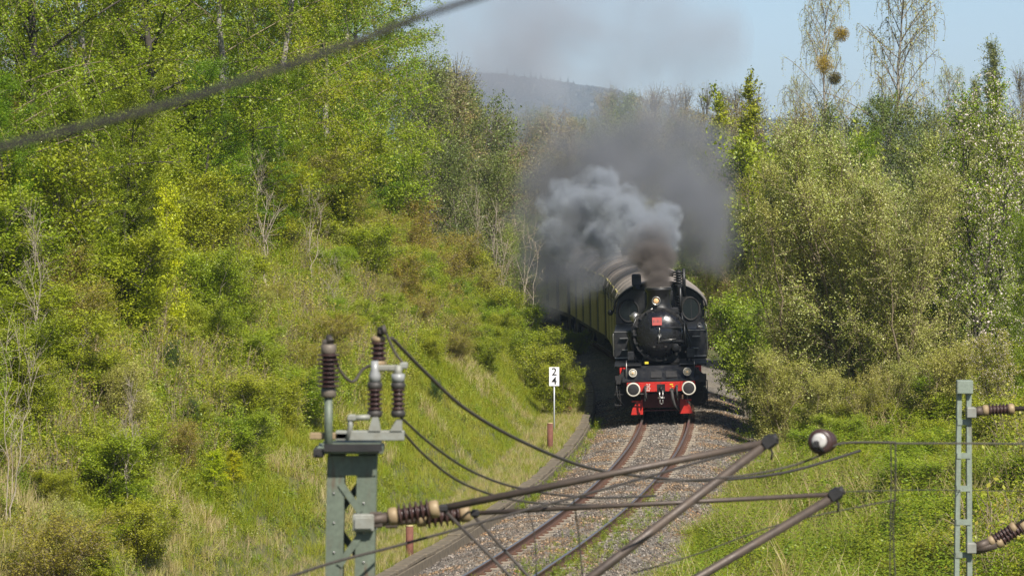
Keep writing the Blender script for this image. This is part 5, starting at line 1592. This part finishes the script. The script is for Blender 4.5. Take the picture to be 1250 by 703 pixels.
# cantilever arms
def cantilever(base, D, br, insA, insB, tube_a, tube_b, r1, diag, r2, label, struts=()):
    e = empty('cantilever_arm', P(*base, D)); tag(e, label, 'cantilever', 'cantilever arms of the left mast')
    o = e.location
    R = lambda px, py, dy=0.: P(px, py, D + dy) - o
    MB().box(R(*br), (.16, .14, .13), bev=.01).box(R(br[0], br[1]) + Vector((0, -.075, 0)), (.13, .03, .09), bev=.006).build('mast_bracket', galv_light, e)
    MB().cyl(R(*br), R(*insA), .042, 12).box((R(*br) + R(*insA)) / 2 + Vector((0, 0, .0)), (.10, .05, .12), bev=.01).build('tie_fork', tube_mat, e)
    insulator(e, R(*insA), R(*insB), ribs=6, r=.088, core=.045, cap_r=.068)
    MB().cyl(R(*tube_a), R(*tube_b), r1, 14).build('top_tube', tube_mat, e)
    MB().cyl(R(*insB), R(*tube_a), r1 * .8, 10).box(R(*tube_a), (.07, .06, .06), bev=.015).build('clevis', black_dull, e)
    MB().cyl(R(*diag[0]), R(*diag[1]), r2, 14).build('diagonal_tube', tube_mat, e)
    MB().box(R(*tube_b), (.10, .09, .10), bev=.02, rot=(0, -.6, 0)).cyl(R(tube_b[0] - 8, tube_b[1] + 3), R(tube_b[0] + 10, tube_b[1] - 6), .035, 8).tube([R(tube_b[0], tube_b[1] + 4), R(tube_b[0] + 4, tube_b[1] + 14), R(tube_b[0] + 2, tube_b[1] + 22)], .010, 6).build('end_clamp', black_dull, e)
    for a_, b_ in struts:
        MB().cyl(R(*a_), R(*b_), .013, 8).build('stay_wire', wire_mat, e)
    return e
cantilever((446, 636), 28.0, (444, 637), (474, 631), (536, 620), (541, 620), (939, 539), .028, ((936, 541), (440, 918)), .036,
           'upper cantilever arm, whose top tube ends left of the white faced insulator', [((542, 622), (780, 860))])
cantilever((446, 640), 29.5, (448, 637), (508, 633), (574, 626), (580, 626), (1020, 603), .019, ((1018, 606), (446, 946)), .036,
           'lower cantilever arm, ending in a clamp below the white faced insulator', [((577, 628), (760, 830))])

# wires
def wire(pts, r, label, mat=None, name='wire', cat='wire', n=8):
    """pts: (px, py, D) along the wire, smoothed"""
    q = [P(*p) for p in pts]
    out = []
    for i in range(len(q) - 1):
        p0, p1, p2, p3 = q[max(i - 1, 0)], q[i], q[i + 1], q[min(i + 2, len(q) - 1)]
        for k in range(n):
            t = k / n
            out.append(.5 * ((2 * p1) + (p2 - p0) * t + (2 * p0 - 5 * p1 + 4 * p2 - p3) * t * t + (3 * p1 - p0 - 3 * p2 + p3) * t ** 3))
    out.append(q[-1])
    return tag(MB().tube(out, r, 6).build(name, mat or wire_mat), label, cat)
wire([(-60, 196, 6.4), (0, 180, 6.5), (150, 143, 6.8), (260, 111, 7.0), (420, 57, 7.4), (510, 22, 7.6), (600, -8, 7.8), (700, -44, 8.1)], .0078, 'thick blurred wire rising across the upper left, very close to the camera', mat=paint('dark_cable', (.022, .018, .016), (.04, .035, .03), .7, 0, 30, .5, .2))
wire([(478, 412, 28), (520, 455, 28.5), (570, 500, 29), (640, 540, 30), (720, 571, 31.5), (800, 583, 33), (870, 586, 35), (960, 576, 37), (1050, 550, 39)], .014, 'long sagging wire running from the tall middle insulator down across the rails')
wire([(488, 508, 28), (530, 545, 28.6), (580, 577, 29.5), (640, 597, 30.5), (720, 607, 32), (800, 605, 34)], .010, 'upper of two thin sagging wires leaving the right switch insulator')
wire([(482, 515, 28), (520, 557, 28.4), (570, 592, 29.1), (640, 612, 30), (730, 616, 31.5)], .010, 'lower of two thin sagging wires leaving the right switch insulator')
wire([(404, 418, 27.9), (414, 450, 27.9), (430, 466, 27.95), (442, 452, 28), (452, 446, 28)], .012, 'short looping jumper wire between the left post insulator and the switch')
wire([(470, 404, 28), (482, 430, 28), (493, 444, 28)], .011, 'short jumper wire from the middle insulator cap to the right contact')
wire([(330, 712, 27), (400, 688, 27.5), (480, 667, 28), (556, 646, 28.5), (650, 620, 29.3), (700, 607, 29.8), (800, 579, 31), (860, 562, 32), (950, 540, 33)], .011, 'thin dark wire climbing from behind the mast across both rails')
wire([(800, 588, 27.5), (900, 581, 27.8), (960, 570, 28), (1000, 556, 28), (1028, 541, 28), (1094, 540, 28)], .009, 'wire passing under the white faced insulator')
wire([(1022, 541, 28.05), (1060, 540, 28.05), (1096, 541, 28.05), (1180, 541, 28.1), (1300, 542, 28.3)], .0085, 'level wire right of the white faced insulator')
wire([(1087, 541, 28), (1088, 570, 28), (1087, 640, 28), (1086, 720, 28)], .005, 'left dropper wire hanging from the level wire', name='dropper')
wire([(1093, 541, 28.05), (1093, 596, 28.05), (1090, 640, 28.1), (1094, 720, 28.1)], .0065, 'right dropper wire hanging from the level wire', name='dropper')
wire([(1030, 600, 28.9), (1100, 598, 33), (1172, 598, 45), (1300, 600, 60)], .005, 'thin level wire from the lower clamp to the right mast')
wire([(770, 700, 30), (850, 676, 30), (950, 640, 30), (1050, 618, 30), (1095, 610, 30)], .006, 'faint thin wire between the two diagonal tubes on the right')
wire([(640, 612, 30), (652, 650, 30), (655, 712, 30)], .006, 'faint dropper wire over the left rail', name='dropper')
wire([(700, 607, 29.8), (706, 650, 30), (712, 712, 30)], .006, 'faint dropper wire over the right rail', name='dropper')

# end-on disc insulator
o = P(1001.5, 539, 28.0)
bi = empty('disc_insulator', o); bi.rotation_euler = (math.radians(-4), 0, math.radians(-14)); tag(bi, 'round brown insulator seen end on with a white face and dark bolt', 'insulator')
MB().lathe([(.05, .12), (.085, .09), (.097, .05), (.099, .01), (.090, -.022), (.070, -.03)], (0, 0, 0), (0, 1, 0), 36).lathe([(.05, .30), (.085, .27), (.090, .22), (.05, .16), (.04, .1)], (0, 0, 0), (0, 1, 0), 28).build('porcelain_disc', porcelain, bi)
MB().lathe([(.062, -.028), (.052, -.045), (.030, -.05), (0, -.05)], (-.004, 0, .006), (0, 1, 0), 30).build('white_face', paint('dirty_white_ceramic', (.50, .48, .45), (.30, .26, .24), .35, 0, 30, .7, 0), bi)
MB().cyl((-.02, -.09, -.012), (-.02, -.03, -.012), .022, 12).box((-.02, -.10, -.022), (.03, .05, .055), bev=.01).tube([(-.02, -.08, -.01), (.0, -.04, -.045), (.03, -.02, -.07)], .014, 6).build('bolt', black_dull, bi)

# right mast: battened pair of channels
RD = 45.0
rm = empty('catenary_mast', (P(1176, 600, RD).x, RD, -.5)); tag(rm, 'narrow pale green battened mast near the right edge of the picture', 'mast')
def rp_(px, py, dy=0.):
    p = P(px, py, RD + dy); return Vector((p.x - rm.location.x, dy, p.z - rm.location.z))
def rail_bar(name, x0t, x1t, yt, slope_px, parent):
    # vertical flat bar from photo row yt to the ground, shifting slope_px per 240 rows
    zt_ = rp_(0, yt).z; ybot = HY + (CAMZ + .5) * F / RD
    sh = slope_px / 240 * (ybot - yt)
    a = rp_((x0t + x1t) / 2, yt); b = rp_((x0t + x1t) / 2 + sh, ybot)
    w = (x1t - x0t) / F * RD
    vs = [Vector((q.x + i * w / 2, y_, q.z)) for q in (b, a) for (i, y_) in ((-1, 0), (1, 0), (1, .14), (-1, .14))]
    return MB().add(vs, [(3, 2, 1, 0), (4, 5, 6, 7), (0, 1, 5, 4), (1, 2, 6, 5), (2, 3, 7, 6), (3, 0, 4, 7)]).build(name, galv_r, parent)
galv_r = weathered_paint('pale_green_mast_paint', (.23, .27, .215), (.13, .09, .06))
rail_bar('channel', 1169, 1174.5, 466, -3.5, rm); rail_bar('channel', 1180, 1186, 466, 1.0, rm)
MB().box(rp_(1177.3, 472), (.19, .155, .16), bev=.006).build('head_plate', galv_r, rm)
for py in (515, 556, 596, 637, 677, 718, 760, 802, 845):
    sh = -3.5 / 240 * (py - 466)
    MB().box(rp_(1177 + sh * .4, py) + Vector((0, -.004, 0)), ((12 - sh) / F * RD + .03, .012, .07)).build('batten_plate', galv_r, rm)
def right_arm(label, br, pts, r=.078, bracket=True):
    e = empty('cantilever_arm', P(*br, RD)); tag(e, label, 'cantilever', 'cantilever arms of the right mast')
    R = lambda px, py, dy=0.: P(px, py, RD + dy) - e.location
    if bracket: MB().box((0, -.02, 0), (.11, .17, .13), bev=.012).build('mast_bracket', galv_light, e)
    MB().cyl((0.05, 0, 0), R(*pts[0]), .06, 12).build('tie_fork', tube_mat, e)
    for a, b in zip(pts[0::2], pts[1::2]):
        insulator(e, R(*a), R(*b), ribs=6, r=r, core=.05, cap_r=.068)
    MB().cyl(R(*pts[-1]), R(pts[-1][0] + 160, pts[-1][1] + 160 * (pts[-1][1] - pts[-2][1]) / (pts[-1][0] - pts[-2][0])), .03, 10).build('tube', tube_mat, e)
right_arm('upper arm of the right mast with a level ribbed insulator', (1185, 503), [(1199, 501), (1238, 499)])
right_arm('lower arm of the right mast with a ribbed insulator slanting upward', (1185, 668), [(1207, 662), (1240, 642)], .075)
right_arm('slanting insulator arm just below the other lower one, reaching the right edge', (1185, 671), [(1216, 664), (1254, 640)], .075, False)

# ------------------------------------------------------------------ smoke
def smoke(name, puffs, label, dens, colr, absb, nscale, namp, soft, vox, step, grow=1.15, detail=5, aniso=0.0, rough=.62, near=None):
    bm = bmesh.new()
    for (x, y, z, r, w) in puffs:
        bmesh.ops.create_icosphere(bm, subdivisions=2, radius=r * grow, matrix=Matrix.Translation((x, y, z)))
    me = bpy.data.meshes.new(name); bm.to_mesh(me); bm.free()
    o = link(name, me)
    md = o.modifiers.new('union', 'REMESH'); md.mode = 'VOXEL'; md.voxel_size = vox
    dgp = bpy.context.evaluated_depsgraph_get()
    me2 = bpy.data.meshes.new_from_object(o.evaluated_get(dgp)); o.modifiers.clear(); o.data = me2; me2.name = name
    m = NT(name); t = m.t
    t.nodes.remove(m.b)
    pos = m.coords(False)
    field = None
    for (x, y, z, r, w) in puffs:
        vd = m.n('ShaderNodeVectorMath', operation='DISTANCE'); m.L(pos, vd.inputs[0]); vd.inputs[1].default_value = (x, y, z)
        f = m.math('MULTIPLY_ADD', vd.outputs['Value'], -w / r, w)
        if field is None: field = f
        else:
            sm = m.n('ShaderNodeMath', operation='SMOOTH_MAX'); m.L(field, sm.inputs[0]); m.L(f, sm.inputs[1]); sm.inputs[2].default_value = .15
            field = sm.outputs[0]
    nz = m.n('ShaderNodeTexNoise'); nz.inputs['Scale'].default_value = nscale; nz.inputs['Detail'].default_value = detail; nz.inputs['Roughness'].default_value = rough
    nz.inputs['Distortion'].default_value = .35
    m.L(pos, nz.inputs['Vector'])
    f = m.math('MULTIPLY_ADD', m.math('SUBTRACT', nz.outputs['Fac'], .5), namp, field)
    d = m.maprange(f, soft[0], soft[1], 0, 1, True)
    d = m.math('MULTIPLY', d, dens)
    pv = m.n('ShaderNodeVolumePrincipled')
    if near:
        vd = m.n('ShaderNodeVectorMath', operation='DISTANCE'); m.L(pos, vd.inputs[0]); vd.inputs[1].default_value = near[0]
        m.L(m.mix(near[2], colr, m.maprange(vd.outputs['Value'], near[1][0], near[1][1], 0, 1, True)), pv.inputs['Color'])
    else: pv.inputs['Color'].default_value = (*colr, 1)
    pv.inputs['Absorption Color'].default_value = (*absb, 1)
    pv.inputs['Anisotropy'].default_value = aniso
    m.L(d, pv.inputs['Density'])
    m.L(pv.outputs[0], m.out.inputs['Volume'])
    m.m.cycles.volume_step_rate = step
    me2.materials.clear(); me2.materials.append(m.m)
    tag(o, label, kind='stuff')
    return o
def pf(px, py, D, rpx, w=1.0):
    p = P(px, py, D); return (p.x, p.y, p.z, rpx * D / F, w)
smoke('smoke_plume', [pf(803.5, 352, 119.25, 15, 3.5), pf(803, 343, 119.4, 18, 3.0), pf(800, 333, 119.8, 24, 2.2), pf(797, 317, 120.6, 32, 1.7), pf(793, 299, 121.8, 40, 1.3), pf(786, 280, 123.4, 42), pf(770, 264, 125.4, 34), pf(814, 290, 124, 26),
                      pf(745, 250, 128, 38), pf(735, 226, 130, 28), pf(712, 258, 132, 42), pf(688, 250, 136, 34), pf(688, 290, 138, 32), pf(735, 292, 130, 36), pf(812, 262, 128, 22)],
      'billowing grey brown smoke rising from the locomotive chimney', 6.5, (.42, .455, .50), (.05, .05, .06), 1.25, 3.1, (.05, 1.3), .2, .10, grow=1.15, detail=7, rough=.66, near=(tuple(P(803, 345, 119.5)), (1.0, 4.2), (.20, .175, .155)))
smoke('smoke_trail', [pf(770, 285, 137, 92), pf(820, 250, 138, 84), pf(800, 205, 144, 84), pf(745, 225, 150, 88), pf(700, 240, 152, 80), pf(672, 290, 152, 70), pf(845, 300, 139, 62), pf(835, 200, 154, 74), pf(710, 320, 146, 66), pf(862, 240, 150, 58), pf(760, 180, 158, 60), pf(662, 315, 160, 52), pf(650, 260, 160, 50), pf(700, 275, 129.5, 46), pf(720, 300, 137, 40), pf(690, 280, 140, 52), pf(700, 325, 140, 34), pf(880, 320, 150, 40), pf(690, 345, 141, 34), pf(712, 352, 136, 22), pf(672, 365, 152, 36), pf(650, 340, 165, 40), pf(700, 362, 141, 24), pf(730, 345, 134, 20), pf(890, 270, 162, 50)],
      'dark grey veil of smoke drifting back over the coaches', 1.15, (.27, .28, .30), (.04, .04, .05), .26, 2.7, (.08, 1.15), .7, .35, detail=5)
smoke('smoke_drift', [pf(540, 30, 200, 110), pf(600, 50, 200, 120), pf(640, 10, 205, 130), pf(720, 30, 210, 130), pf(800, 10, 200, 100), pf(760, 80, 215, 90), pf(660, 80, 225, 90), pf(590, 100, 215, 80), pf(840, 50, 205, 80), pf(700, 150, 205, 90), pf(800, 140, 200, 80), pf(610, 160, 200, 80)],
      'thin pale smoke drifting across the sky above the hill', .36, (.36, .385, .43), (.3, .3, .33), .13, 3.6, (.15, 1.4), 1.6, .5, detail=4)

# ------------------------------------------------------------------ air
hz = tag(MB().box((0, 2900, 83), (8000, 6600, 176)).build('haze', black), 'thin spring haze in the air', kind='stuff')
hm2 = NT('haze_air'); hm2.t.nodes.remove(hm2.b)
pv = hm2.n('ShaderNodeVolumePrincipled'); pv.inputs['Density'].default_value = .0001; pv.inputs['Color'].default_value = (.58, .76, 1.0, 1)
hm2.L(pv.outputs[0], hm2.out.inputs['Volume'])
hz.data.materials.clear(); hz.data.materials.append(hm2.m)
